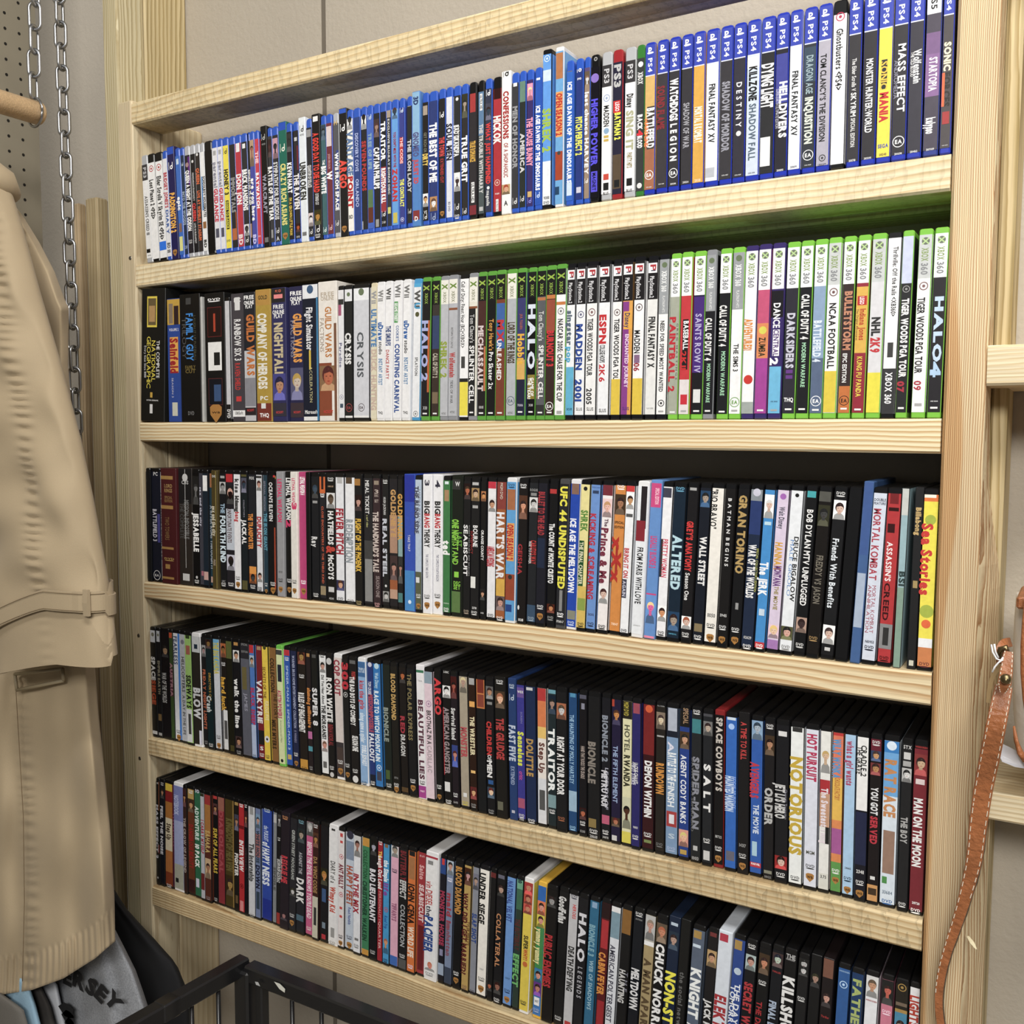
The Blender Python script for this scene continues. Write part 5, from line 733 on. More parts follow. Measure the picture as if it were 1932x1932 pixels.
class Spine:
    def __init__(s, wd, h, a, b):
        s.m = MB(); s.w = wd; s.h = h; s.a = a; s.b = b; s.lay = 0; s.x0 = -wd/2+.0006; s.x1 = wd/2-.0006; s.y = -.0003
    def L(s): s.lay += 1; return s.y-.00002*s.lay
    def quad(s, u0, u1, v0, v1, col):
        y = s.L(); v0 = max(v0, s.a*s.h); v1 = min(v1, s.b*s.h); u0 = max(u0, s.x0); u1 = min(u1, s.x1)
        if v1 <= v0 or u1 <= u0: return
        s.m.face([(u0, y, s.h-v1), (u1, y, s.h-v1), (u1, y, s.h-v0), (u0, y, s.h-v0)], col)
    def poly(s, pts, col):
        y = s.L(); s.m.face([(max(min(u, s.x1), s.x0), y, s.h-v) for u, v in pts][::-1], col)
    def ell(s, u, v, ru, rv, col, n=16):
        s.poly([(u+ru*math.cos(k*2*math.pi/n), v+rv*math.sin(k*2*math.pi/n)) for k in range(n)], col)
    def ring(s, u, v, ro, ri, col, n=20):
        y = s.L()
        for k in range(n):
            a, b = k*2*math.pi/n, (k+1)*2*math.pi/n
            s.m.face([(u+r*math.cos(t), y, s.h-v+r*math.sin(t)) for r, t in ((ro, a), (ro, b), (ri, b), (ri, a))], col)
    def vtext(s, t, v0, v1, uc, ht, col, bold=True):
        V, F, W = textgeo(t, bold); y = s.L(); sx = (v1-v0)/W; sy = ht/CAPH
        if sx > sy*2.7:    # widely tracked titles: space the letters out instead of stretching them
            V = []; F = []; k = (v1-v0)/(sy*1.9); n = len(t); x = 0; tot = sum(glyph(c, bold)[2] for c in t); gap = max(0, (k-tot)/max(n-1, 1))
            for ch in t:
                v, f, a = glyph(ch, bold); m = len(V); V += [(p[0]+x, p[1]) for p in v]; F += [tuple(i+m for i in q) for q in f]; x += a+gap
            sx = sy*1.9
        s.m.raw([(uc-ht/2+p[1]*sy, y, s.h-v0-p[0]*sx) for p in V], F, col)
    def htext(s, t, v, uc, wd, col, maxh=.006, bold=True):
        V, F, W = textgeo(t, bold); y = s.L(); sx = wd/W; sy = min(sx*1.35, maxh/CAPH)
        s.m.raw([(uc-wd/2+p[0]*sx, y, s.h-v+(p[1]-CAPH/2)*sy) for p in V], F, col)
    def draw(s, e):
        m = EL.match(e.strip()); 
        if not m: return
        k, a0, a1, uc, wf, rest = m.groups(); a0 = float(a0 or 0); a1 = float(a1) if a1 else None
        h, w_ = s.h, s.w; v0 = a0*h; v1 = (a1 or a0)*h; U = lambda f: -w_/2+f*w_
        uc_ = U(float(uc)) if uc else 0.; wf_ = float(wf) if wf else None
        parts = rest.split(' ')
        if k == 'b':
            ww = (wf_ or 1.)*w_; s.quad(uc_-ww/2, uc_+ww/2, v0, v1, lc(parts[0]))
        elif k == 't':
            s.vtext(' '.join(parts[1:]), v0, v1, uc_, (wf_ or .55)*w_*1.14, lc(parts[0]), bold=2 if (wf_ or .55) >= .5 else 1 if (wf_ or .55) > .26 else 0)
        elif k == 'h':
            s.htext(' '.join(parts[1:]), v0, uc_, (wf_ or .6)*w_, lc(parts[0]))
        elif k == 'o': s.ell(uc_, v0, (wf_ or .6)*w_/2, (wf_ or .6)*w_/2, lc(parts[0]))
        elif k == 'c':
            r = (wf_ or .62)*w_/2; s.ring(uc_, v0, r, r*.78, lc(parts[0])); s.ell(uc_, v0, r*.35, r*.35, lc(parts[0]))
        elif k == 'E':
            r = (wf_ or .8)*w_/2; s.ring(uc_, v0, r, r*.87, lc(parts[0])); s.htext('EA', v0, uc_, r*1.15, lc(parts[0]), .004)
        elif k == 'D':
            ww = .62*w_; s.htext('DVD', v0, uc_, ww, lc(parts[0]), .0032); s.ell(uc_, v0+.0032, ww*.5, .0008, lc(parts[0]))
        elif k == 'W':
            c = lc('b07a34'); r = .3*w_; s.poly([(-r, v0-r*.7), (-r*.5, v0-r), (r*.5, v0-r), (r, v0-r*.7), (r*.95, v0+r*.2), (0, v0+r*1.2), (-r*.95, v0+r*.2)], c); s.htext('WB', v0-r*.05, 0, r*1.4, lc('2a1c10'), .003)
        elif k == 'B':
            c = lc(parts[0]); r = .2*w_; s.ring(r*.35, v0+r*.2, r, r*.45, c); s.quad(r*.9, r*1.35, v0-r*2.2, v0+r*.4, c); s.quad(-r*1.5, -r*1.25, v0-r*2.4, v0+r*1.4, c)
        elif k == 'p':
            bg, hair, skin = [lc(q) for q in (parts+['222', '222', 'c98'])[:3]]
            if len(parts) >= 3: pass
            hw = w_*.45; hh = v1-v0; s.quad(-hw, hw, v0, v1, bg)
            fr = min(hw*.66, hh*.29); cy = v0+hh*.42
            cl = tuple(x*.35+.02 for x in bg) if sum(bg) > .5 else tuple(x*2.2+.03 for x in bg)
            s.poly([(-hw*.9, v1), (-hw*.75, v1-hh*.22), (-fr*.5, v1-hh*.32), (fr*.5, v1-hh*.32), (hw*.75, v1-hh*.22), (hw*.9, v1)], cl)
            s.ell(0, cy-fr*.2, fr*1.05, fr*1.25, hair); s.quad(-fr*.4, fr*.4, cy, v1-hh*.27, tuple(x*.8 for x in skin))
            s.ell(fr*.08, cy+fr*.1, fr*.86, fr*1.12, tuple(x*.86 for x in skin)); s.ell(fr*.22, cy+fr*.12, fr*.7, fr*.98, skin)
            dk = tuple(x*.4 for x in skin)
            s.ell(-fr*.3, cy, fr*.17, fr*.1, dk, 8); s.ell(fr*.42, cy, fr*.17, fr*.1, dk, 8); s.ell(fr*.08, cy+fr*.68, fr*.28, fr*.09, (skin[0]*.7, skin[1]*.35, skin[2]*.35), 8)
            s.poly([(fr*.02, cy+fr*.05), (fr*.2, cy+fr*.4), (-fr*.02, cy+fr*.4)], tuple(x*.8 for x in skin))
            s.poly([(-fr*.8, cy-fr*.35), (-fr*.5, cy-fr*1.0), (fr*.7, cy-fr*.95), (fr*.9, cy-fr*.3), (fr*.3, cy-fr*.6)], hair)
    def header(s, t, opt):
        h = s.h
        if t == 'p4':
            s.draw('b0-.215 3a4ab4'); s.draw('b.215-.222 d8dcf0')
            s.htext('P', .055*h, -s.w*.04, s.w*.32, (.9, .9, .95), .0075); s.ell(0, .071*h, s.w*.3, .0012, (.9, .9, .95)); s.draw('t.105-.195@.5*.34 e8eaf6 PS4')
        elif t == 'ps': s.draw('b0-.195 f0f0f4'); s.draw('t.08-.17@.5*.34 222 PS5')
        elif t == 'p3' : s.draw('b.09-.235 3a383a'); s.draw('t.115-.21@.5*.42 c8c8cc PS3')
        elif t == 'x3':
            g = opt.get('gy')
            if g == '1': s.draw('b0-.36 9a9ea2'); s.draw('o.065*.5 6a7a5a'); s.draw('t.1-.225@.5*.42 eef0f0 XBOX 360'); s.draw('t.25-.35@.5*.22 eef0f0 PLATINUM HITS')
            else:
                s.draw('b0-.26 '+('c8cccc' if g == '2' else 'f2f4f4')); s.draw('o.065*.55 6e7668'); s.draw('t.045-.085@.5*.4 b8d890 X'); s.draw('t.1-.17@.5*.42 8aa060 XBOX'); s.draw('t.18-.24@.5*.42 8a8c90 360')
        elif t in ('xb', 'xs'):
            s.draw('b0-.195 '+('1c1c1c' if t == 'xb' else 'e8e6dc')); s.draw('t.055-.095@.5*.55 '+('98b838' if t == 'xb' else '6a8a30')+' X'); s.draw('t.11-.185@.5*.3 '+('8aa838' if t == 'xb' else '8a8c70')+' XBOX')
        elif t == 'p2':
            s.draw('b0-.265 201e20'); s.draw('b.045-.105@.45*.78 f0f0f2'); s.draw('t.055-.095@.5*.45 b83038 P'); s.draw('b.088-.094@.5*.4 445'); s.draw('t.125-.255@.42*.34 dedee2 PlayStation.2')
def shell_mesh(wd, h, d, colr, r, e, name, m):
    mb = MB(); mb.col = colr; x = wd/2
    def outline(i, y):
        P = []; q = r
        for cx, cz, a in ((x-q, q*.5, -90), (x-q, h-q, 0), (-x+q, h-q, 90), (-x+q, q*.5, 180)):
            rr = q*.5 if a in (-90, 180) else q
            cx = math.copysign(x-rr, cx); cz = rr if a in (-90, 180) else h-rr
            for k in range(3):
                t = math.radians(a+k*45); P.append((cx+(rr-i)*math.cos(t), y, cz+(rr-i)*math.sin(t)))
        return P
    mb.rings([outline(min(e, r*.45), 0), outline(0, e), outline(0, d-e), outline(min(e, r*.45), d)])
    return mb.build(name, m)
NM = {'white': 'white', 'black': 'black'}
def cname(hx):
    r, g, b = hexc(hx); mx, mn = max(r, g, b), min(r, g, b); s_ = (mx-mn)/mx if mx else 0
    if mx < .26: return 'black' if s_ < .4 or mx < .16 else {'b': 'navy', 'r': 'dark brown', 'g': 'dark green'}['rgb'[(r, g, b).index(mx)]]
    if s_ < .13: return 'white' if mx > .8 else 'pale grey' if mx > .62 else 'grey' if mx > .36 else 'dark grey'
    import colorsys
    hh = colorsys.rgb_to_hsv(r, g, b)[0]*360
    if s_ < .28 and mx > .75: return 'cream' if 20 < hh < 80 else 'pale blue' if 180 < hh < 260 else 'pale pink' if hh > 280 or hh < 20 else 'pale green'
    if s_ < .28: return 'slate' if 180 < hh < 300 else 'taupe'
    if hh < 14 or hh > 345: return ('red' if mx > .55 else 'maroon') if s_ > .45 else 'dusty pink'
    if hh < 40: return 'orange' if mx > .75 and s_ > .5 else 'tan' if mx > .6 else 'brown'
    if hh < 68: return 'yellow' if mx > .75 and s_ > .45 else 'gold' if mx > .5 else 'olive'
    if hh < 165: return 'green' if mx > .4 else 'dark green'
    if hh < 195: return 'teal'
    if hh < 255: return ('navy' if mx < .45 else 'light blue' if s_ < .55 and mx > .7 else 'blue')
    if hh < 290: return 'purple'
    return 'pink' if mx > .6 else 'plum'
ROWN = {1: 'top shelf', 2: 'second shelf', 3: 'third shelf', 4: 'fourth shelf', 5: 'bottom shelf'}
ORD = 'first second third fourth fifth sixth seventh eighth ninth tenth eleventh twelfth thirteenth fourteenth fifteenth sixteenth seventeenth eighteenth nineteenth twentieth'.split()
def ordn(n):
    if n <= 20: return ORD[n-1]
    t = {2: 'twenty', 3: 'thirty', 4: 'forty', 5: 'fifty'}[n//10]
    return t+'-'+ORD[n % 10-1] if n % 10 else t[:-1]+'ieth'
rnd = random.Random(4)
row = 0; cases = {k: [] for k in range(1, 6)}
for ln in DATA.strip().split('\n'):
    if ln[0] == '#': row = int(ln[1:]); continue
    head, els = ln.split('|', 1); num, ty, base = head.split(' ')
    xc, wd, lean = [float(q) for q in num.split(',')]; xc /= 1000; wd /= 1000
    tp = ty.split(':'); t = tp[0]; opt = dict(q.split('=') for q in tp[1:])
    h = float(opt['h'])/1000 if 'h' in opt else HH.get(t, .190)
    x0 = max(xc-wd/2, .0012); x1 = min(xc+wd/2, 1.2172); xc = (x0+x1)/2; wd = x1-x0
    first = els.split(';')
    tcol = next((EL.match(e.strip()).group(6).split(' ')[0] for e in first if e.strip()[:1] == 't'), None)
    card = t in CARDS; dep = .134
    if card:
        if t == 'pc' and not 'h' in opt: pass
        o = shell_mesh(wd-.0003, h, dep, lc(base), .0012, .0006, 'case', CARD); a, b = .0, 1.
    else:
        sc_ = SHO[opt['sh']] if 'sh' in opt else SHELL[t]
        o = shell_mesh(wd-.0005, h, dep, lc(sc_), .0034 if h < .18 else .0022, .0014, 'case', PLAST); a, b = SPAN[t]
    sp = Spine(wd, h, a, b)
    bc = lc(base)
    if not card:
        sp.x0, sp.x1 = -wd/2+.0009, wd/2-.0009
        sp.m.box((sp.x0, -.0003, h*(1-b)), (sp.x1, .0008, h*(1-a)), bc)
        xs_ = wd/2-.00022
        for sg in (-1, 1): sp.m.box((sg*xs_-.00006, .0022, h*(1-b)), (sg*xs_+.00006, dep-.006, h*(1-a)), bc)
    else:
        sp.x0, sp.x1 = -wd/2+.0009, wd/2-.0009; sp.a, sp.b = .006, .994
        sp.m.box((sp.x0, -.0003, h*(1-sp.b)), (sp.x1, .0008, h*(1-sp.a)), bc)
    sp.header(t, opt)
    for e in first:
        if e.strip(): sp.draw(e)
    pr = sp.m.build('printed_spine' if card else 'paper_sleeve', CARD if card else PRINT, o)
    zl, zr = ZT[row]; X = xc/1.219
    rec = rnd.uniform(0, .004)*(1 if row > 1 else .4)
    y = YR[row]+rec-.002*(row > 2)
    if wd > .06: y = -.013
    o.location = (xc, y, zl+(zr-zl)*X+.0004+abs(lean)*wd/2)
    o.rotation_euler = (0, lean, 0)
    if t in ('bd', 'cb', 'kb', 'sl'): kd = 'movie case'; o.name = 'blu_ray_case'; cat = 'disc case'
    elif t in ('p4', 'ps', 'p3', 'cr', 'cg', 'xb', 'xs', 'x3', 'p2', 'dw', 'dy', 'db') and row < 3: kd = 'game case'; o.name = 'game_case'; cat = 'game case'
    elif t == 'pc': kd = 'card box'; o.name = 'boxed_set'; cat = 'box'
    elif t == 'wr': kd = 'shrink-wrapped case'; o.name = 'dvd_case'; cat = 'disc case'
    elif t == 'dp': kd = 'worn card sleeve'; o.name = 'dvd_case'; cat = 'disc case'
    else: kd = 'slim case' if wd < .0095 else 'wide case' if wd > .0185 else 'DVD case'; o.name = 'dvd_case'; cat = 'disc case'
    pp = [EL.match(e.strip()) for e in first if e.strip()[:1] == 'p']; pic = ('top' if float(pp[0].group(2)) < .4 else 'bottom') if pp else ''
    hy = lambda q: cname(q).replace(' ', '-')
    desc = hy(base)+' '+kd+(' with %s lettering' % hy(tcol) if tcol and cname(tcol) != cname(base) else '')
    cases[row].append((xc, o, desc, hy(base), cat, pic))
for r_, lst in cases.items():
    lst.sort(key=lambda q: q[0]); n = len(lst)
    from collections import Counter
    cnt = Counter(q[2] for q in lst); cp = Counter((q[2], q[5]) for q in lst); nb = lambda i: lst[i][3] if 0 <= i < n else 'the post'
    tri = Counter((lst[i][2], nb(i-1), nb(i+1)) for i in range(n))
    for i, (x, o, d, b_, cat, pic) in enumerate(lst):
        if cnt[d] == 1: s_ = '%s on the %s' % (d, ROWN[r_])
        elif pic and cp[(d, pic)] == 1: s_ = '%s and portrait near its %s, on %s' % (d, pic, ROWN[r_])
        elif tri[(d, nb(i-1), nb(i+1))] == 1 and 0 < i < n-1: s_ = '%s on %s, right of %s case, left of %s' % (d, ROWN[r_], nb(i-1), nb(i+1))
        else:
            k, side = (i+1, 'left') if i < n/2 else (n-i, 'right')
            s_ = '%s on %s, %s case from %s end' % (d, ROWN[r_], ordn(k), side)
        if len(s_.split()) > 16: s_ = s_.replace(' with ', ', ', 1).replace(' lettering', ' text')
        tag(o, s_, cat, 'cases on the '+ROWN[r_])
# ---------------------------------------------------------------- pegboard partition
PX = -.262; PE = .0125
mb = MB(); mb.box((PX-.006, -1.6, 0), (PX, PE, 2.6)); peg = tag(mb.build('pegboard', mat('pegboard_paint', lc('8f8672'), rough=.7, bump=.1, bscale=60)), 'beige perforated pegboard panel at far left, behind the hanging coat', 'pegboard')
mb = MB(); dk = lc('1c1812')
p0 = ptX(8, 24, PX)
for i in range(-3, 22):
    for j in range(-3, 34):
        y = p0.y+.0254*i; z = p0.z-.0254*j
        if y > PE-.006 or y < -.62: continue
        mb.face([(PX+.0003, y+.0027*math.cos(k*math.pi/5), z+.0027*math.sin(k*math.pi/5)) for k in range(10)], dk)
tag(mb.build('peg_hole', mat('hole_dark', attr=True, rough=1), peg), kind='stuff')
# ---------------------------------------------------------------- rod and chains
rz = 1.8753; rx = -.0695
mb = MB(); R = []
for y, r in ((-.112, .0), (-.112, .0150), (-.1145, .0172), (-.7, .0172), (-.7, .0)): R.append([(rx+r*math.cos(a*math.pi/12), y, rz+r*math.sin(a*math.pi/12)) for a in range(24)])
mb.rings(R); rodo = tag(recalc(mb.build('hanging_rod', ROD, smooth=True)), 'round pale wooden closet rod held up by a chain at top left', 'rod')
def link_mesh():
    mb = MB(); Lh, rr, wr = .0138, .0088, .0026; P = []
    for k in range(9): a = math.pi*k/8; P.append((rr*math.cos(a), 0, Lh-.002+rr*math.sin(a)))
    for k in range(9): a = math.pi+math.pi*k/8; P.append((rr*math.cos(a), 0, -Lh+.002+rr*math.sin(a)))
    R = []; n = len(P)
    for i in range(n):
        p = Vector(P[i]); t = (Vector(P[(i+1) % n])-Vector(P[i-1])).normalized(); b = Vector((0, 1, 0)); a_ = t.cross(b)
        R.append([p+(a_*math.cos(q*math.pi/4)+b*math.sin(q*math.pi/4))*wr for q in range(8)])
    R.append(R[0]); mb.rings(R, cap=False); o = recalc(mb.build('link', STEEL, smooth=True)); return o
proto = link_mesh(); first = True
def chain(p, q, label, phase=0):
    global first
    root = tag(empty('chain', q), label, 'chain', 'steel link chains'); p = Vector(p); q = Vector(q); n = int((p-q).length/.0345); d = (q-p).normalized()
    for i in range(n+1):
        if first: o = proto; first = False
        else: o = proto.copy(); COL.objects.link(o)
        o.name = 'link'; o.parent = root
        c = p+d*(.0345*i); o.location = c-q; ang = math.radians((28, 112)[(i+phase) % 2]+2*math.sin(i*1.7)); o.rotation_euler = (0, 0, ang)
chain(pt(67, -60, -.122), pt(63, 196, -.122), 'steel link chain at top left that carries the wooden rod')
mb = MB(); e = pt(63, 190, -.122); mb.tube([(rx+.0185*math.cos(a*math.pi/12), -.122, rz+.0215*math.sin(a*math.pi/12)) for a in range(25)], .002, 6)
o = tag(recalc(mb.build('hook_ring', STEEL, smooth=True)), 'thin steel ring looped around the end of the wooden rod', 'ring')
chain(pt(109, -60, -.05), pt(148, 880, -.05), 'long steel link chain hanging down past the coat, right of pegboard', 1)
# ---------------------------------------------------------------- coat
def interp(tab, t):
    if t <= tab[0][0]: return tab[0][1]
    for (a, b), (p, q) in zip(tab, tab[1:]):
        if t <= p: return b+(q-b)*(t-a)/(p-a)
    return tab[-1][1]
def pucker(px, py, line, amp, per=13., wid=9.):
    x = interp(line, py); return amp*math.exp(-((px-x)/wid)**2)*math.sin(py*2*math.pi/per+math.sin(py*.05)*2)
def sheet(name, right, left, y0, y1, Yc, bulge, fold, matr, parent, nu=46, nv=70, th=.004, bottom=None, top=None, back=.035, puck=None):
    """hanging cloth: rows down, columns from the left edge to the right edge, closed behind"""
    V = []; fr = random.Random(hash(name) % 97)
    ph = [fr.uniform(0, 6) for _ in range(6)]
    rows = []
    for i in range(nv+1):
        t = i/nv; r_ = []; 
        for j in range(nu+1):
            s_ = j/nu
            ty = y0+(y1-y0)*t
            L_, R_ = interp(left, ty), interp(right, ty); px = L_+(R_-L_)*s_
            pb = (interp(bottom, px) if bottom else y1); pa = (interp(top, px) if top else y0)
            py = pa+(pb-pa)*t
            y_ = Yc
            d = -bulge*math.sqrt(max(0, 1-(2*s_-1)**4)) + fold*(math.sin(s_*17+ph[0]+t*1.5)*.5+math.sin(s_*9+ph[1]-t*2)*.6+math.sin(s_*31+ph[2]+3*t)*.2)*(.4+.6*t)
            if puck: d += pucker(px, py, puck, .0022, 19, 11)+.007*math.sin(px*.045+py*.013+1)*math.sin(py*.011)+.003*math.sin(px*.02-py*.03)+(.0016*math.sin(px*.55+math.sin(py*.02)*2) if t > .955 else 0)
            e_ = max(0, (s_-.93)/.07); y_ += d*(1-e_*.7)+e_*e_*back
            r_.append((px, py, y_))
        rows.append(r_)
    bk = [[pt(p[0], p[1], Yc+back+.008) for p in r_] for r_ in rows]; rows = [[pt(*p) for p in r_] for r_ in rows]
    mb = MB(); full = [r_+b_[::-1] for r_, b_ in zip(rows, bk)]
    mb.rings(full, cap=True); return recalc(mb.build(name, matr, parent, smooth=True)), rows
coat = tag(empty('trench_coat', (.05, -.22, 1.75)), 'tan cotton trench coat hanging at left with belted cuff strap on its sleeve', 'coat')
CO = Vector(coat.location)
def cpart(o): o.parent = coat; o.location = -CO; return o
bright = [(300, -30), (340, 0), (374, 18), (412, 46), (460, 75), (516, 103), (570, 122), (588, 130), (700, 129), (850, 140), (1000, 160), (1150, 172), (1255, 176), (1400, 186), (1532, 198), (1650, 208), (1790, 216), (1900, 218)]
bodyb = [(-400, 1905), (-100, 1885), (0, 1877), (60, 1868), (120, 1846), (180, 1808), (216, 1776)]
o, rows = sheet('coat_body', bright, [(300, -100), (1900, -60)], 330, 1880, -.185, .02, .008, COATM, None, nu=110, nv=300, bottom=bodyb, back=.006, puck=[(1300, 40), (1540, 54), (1700, 60), (1868, 56)]); cpart(o)
# collar
mb = MB(); mb.tube([pt(-60, 318, -.26), pt(-20, 330, -.25), pt(6, 345, -.235), pt(20, 366, -.215), pt(25, 372, -.2)], [.026, .024, .02, .014, .005], 14); cpart(recalc(mb.build('collar', COATM, smooth=True)))
# sleeve
sr = [(330, -30), (375, 6), (442, 28), (560, 62), (690, 102), (830, 141), (935, 164), (1025, 181), (1104, 196), (1180, 204), (1250, 210)]
sl = [(330, -130), (700, -110), (900, -80), (1100, -36), (1160, -14), (1220, 0), (1283, 3)]
SEAM = [(375, 2), (560, 40), (690, 66), (900, 97), (1030, 114), (1110, 122), (1180, 130), (1260, 140)]
def sleeve_ring(py, grow=0., wr=1., n=96, fl=1.):
    L_, R_ = interp(sl, py), interp(sr, py); c = pt((L_+R_)/2, py, -.245); e = pt(R_, py, -.245); hw = abs(e.x-c.x)+grow
    R = []; t = (py-330)/900
    for k in range(n):
        a = k*2*math.pi/n; ca, sa = math.cos(a), math.sin(a)
        x = hw*math.copysign(abs(ca)**.85, ca); yd = (.036+grow)*math.copysign(abs(sa)**.8, sa)
        w2 = .005*math.sin(a*3+py*.017)+.0035*math.sin(a*5-py*.03+1)+.002*math.sin(a*2+py*.07)+.003*math.sin(a*7+py*.012)*math.sin(py*.02)
        px = (L_+R_)/2+(R_-L_)/2*(x/hw)
        pk = pucker(px, py, SEAM, .0022, 17, 9)
        R.append(Vector((c.x+x, c.y+yd-(w2*wr*(.5+.5*t)+pk*wr*fl)*(1 if sa < 0 else 0)*min(1, abs(sa)*3), c.z)))
    return R
def hemdrop(u):      # cuff and strap sag towards the left
    return -.040*max(0, min(1, (.72-u)/.72))**1.15
mb = MB(); RR = []; NP = 230
for i in range(NP):
    py = 330+(1236-330)*i/(NP-1); k = max(0, (py-1155)/80); ring = sleeve_ring(py, wr=1-.8*min(1, max(0, (py-1090)/60)), fl=1.4)
    x0 = min(p.x for p in ring); x1 = max(p.x for p in ring); f = max(0, min(1, (py-1000)/180))
    RR.append([Vector((p.x, p.y, p.z+hemdrop((p.x-x0)/(x1-x0))*f+(.012*k if p.y > -.245 else 0))) for p in ring])
mb.rings(RR, cap=False); n_ = len(RR[-1]); cen = sum((p for p in RR[-1]), Vector((0, 0, 0)))/n_
inner = [[Vector((c_.x+(cen.x-c_.x)*.02, c_.y+(cen.y-c_.y)*.12, c_.z)) for c_ in RR[-1]]]; inner.append([Vector((p.x, p.y, p.z+.1)) for p in inner[0]])
mb.rings([RR[-1]]+inner, cap=False)
cpart(recalc(mb.build('sleeve', COATM, smooth=True)))
# cuff strap with loops
def strapring(dz, g=.0045):
    base = sleeve_ring(1117, g, wr=.15, fl=0); x0 = min(p.x for p in base); x1 = max(p.x for p in base)
    return [Vector((p.x+.005*(1 if (p.x-x0)/(x1-x0) > .9 else 0), p.y-.002, p.z+hemdrop((p.x-x0)/(x1-x0))*1.75-(.006 if p.y > -.245 else 0)+dz)) for p in base]
a_, b_ = strapring(.0135), strapring(-.0135); k_ = lambda R: [p+(Vector((sum(q.x for q in R)/len(R), -.245, p.z))-p)*.05 for p in R]
mb = MB(); mb.rings([a_, b_, k_(b_), k_(a_), a_], cap=False); st = cpart(recalc(mb.build('cuff_strap', COATM, smooth=False)))
mb = MB()
for dz in (.0112, -.0112): mb.tube([p+Vector((0, -.0006, 0)) for p in strapring(dz, .005)[48:96]], .0004, 5)
o = mb.build('stitching', COATL, smooth=True); o.parent = st
for u_ in (65, 88):
    A, B = strapring(.0175, .0075), strapring(-.0175, .0075); mb = MB(); dx = Vector((.0050, 0, 0)); pA, pB = A[u_], B[u_]; q = Vector((0, .004, 0))
    mb.rings([[pA-dx, pA+dx, pA+dx+q, pA-dx+q], [(pA+pB)/2-dx-q*.3, (pA+pB)/2+dx-q*.3, (pA+pB)/2+dx+q, (pA+pB)/2-dx+q], [pB-dx, pB+dx, pB+dx+q, pB-dx+q]]); cpart(recalc(mb.build('belt_loop', COATM)))
# seams
def seamline(pts, Yf, r, name):
    mb = MB(); P = []
    for (x1, y1_), (x2, y2_) in zip(pts, pts[1:]):
        for k in range(10): P.append(pt(x1+(x2-x1)*k/10, y1_+(y2_-y1_)*k/10, Yf))
    mb.tube(P, r, 5); cpart(mb.build(name, COATL, smooth=True))

seamline([(30, 1302), (44, 1540), (46, 1700), (42, 1868)], -.2145, .0006, 'seam')
mb = MB()
for a, b in (((28, 1272), (118, 1262)), ((118, 1262), (120, 1284)), ((120, 1284), (32, 1302)), ((32, 1302), (28, 1272))): mb.tube([pt(*a, -.213), pt(*b, -.213)], .0026, 8)
cpart(mb.build('buckle', mat('buckle_plastic', lc('a09070'), rough=.5), smooth=True))
# ---------------------------------------------------------------- garments below
blk, _ = sheet('black_shirt', [(1660, 212), (1674, 218), (1695, 240), (1725, 290), (1755, 336), (1780, 352), (1830, 364), (1940, 374), (2050, 380)], [(1660, 150), (2050, 120)], 1672, 2050, -.06, .015, .006, BLKC, None, top=[(150, 1640), (205, 1672), (240, 1694), (290, 1724), (330, 1752), (352, 1790), (378, 1850)], nv=50, back=.008)
tag(blk, 'plain black jersey garment hanging left of the disc shelves, below them', 'shirt')
gry, grows = sheet('grey_sweatshirt', [(1700, 205), (1745, 213), (1790, 236), (1830, 256), (1870, 270), (1910, 283), (1990, 292), (2060, 298)], [(1700, 100), (2060, 105)], 1700, 2060, -.125, .02, .007, GRYC, None, nv=50, back=.008)
tag(gry, 'heather grey sweatshirt with black varsity lettering, hanging under the tan coat', 'sweatshirt')
mb = MB(); ink = lc('16161a')
for ch, px, py, an in (('E', 129, 1840, -4), ('R', 151, 1847, -9), ('S', 174, 1860, -19), ('E', 193, 1873, -29), ('Y', 216, 1886, -38)):
    V, F, W = textgeo(ch, 2); sz = .0285/CAPH; ca, sa = math.cos(math.radians(an)), math.sin(math.radians(an)); c = pt(px, py, -.1535)
    P = []
    for x, y in V:
        x = (x-W/2)*sz*.85; y = (y-CAPH/2)*sz; P.append((c.x+(x*ca-y*sa)*1.35, c.y-.002, c.z+x*sa+y*ca))
    mb.raw(P, F, ink)
mb.build('printed_lettering', mat('flock_ink', attr=True, rough=.8), gry); mb = MB()
for k in range(3):
    c = pt(128+k*3, 1905+k*14, -.153); mb.face([(c.x+(.022-.004*k)*math.cos(a*math.pi/5)*(1 if a % 2 else .7), c.y-.002, c.z+.012*math.sin(a*math.pi/5)) for a in range(10)], ink)
mb.build('printed_emblem', mat('flock_ink_emblem', attr=True, rough=.8), gry)
for nm, hx, a, b, Y, lab in (('shirt', 'c8ccd4', 98, 128, -.150, 'white shirt shoulder peeking out between the grey sweatshirt and dark ones'),
                            ('shirt', '35312e', 60, 108, -.168, 'dark brown shirt shoulder hanging beside the white one at bottom left'),
                            ('shirt', '8fb4cc', 42, 80, -.188, 'light blue shirt shoulder in the row of clothes at bottom left'),
                            ('shirt', '6a6660', -60, 56, -.208, 'grey brown shirt at the very bottom left corner under the coat')):
    o, _ = sheet(nm, [(1820, a+6), (1870, b-12), (1910, b-2), (1960, b+6), (2050, b+12)], [(1820, a-70), (2050, a-80)], 1838, 2050, Y, .006, .0015, mat('shirt_'+hx, lc(hx), rough=.85, bump=.2, bscale=600), None, nu=24, nv=24, back=.002, top=[(a-80, 1838), (a, 1846), (b, 1880), (b+12, 1925)])
    tag(o, lab, 'shirt', 'shirts hanging below the coat')
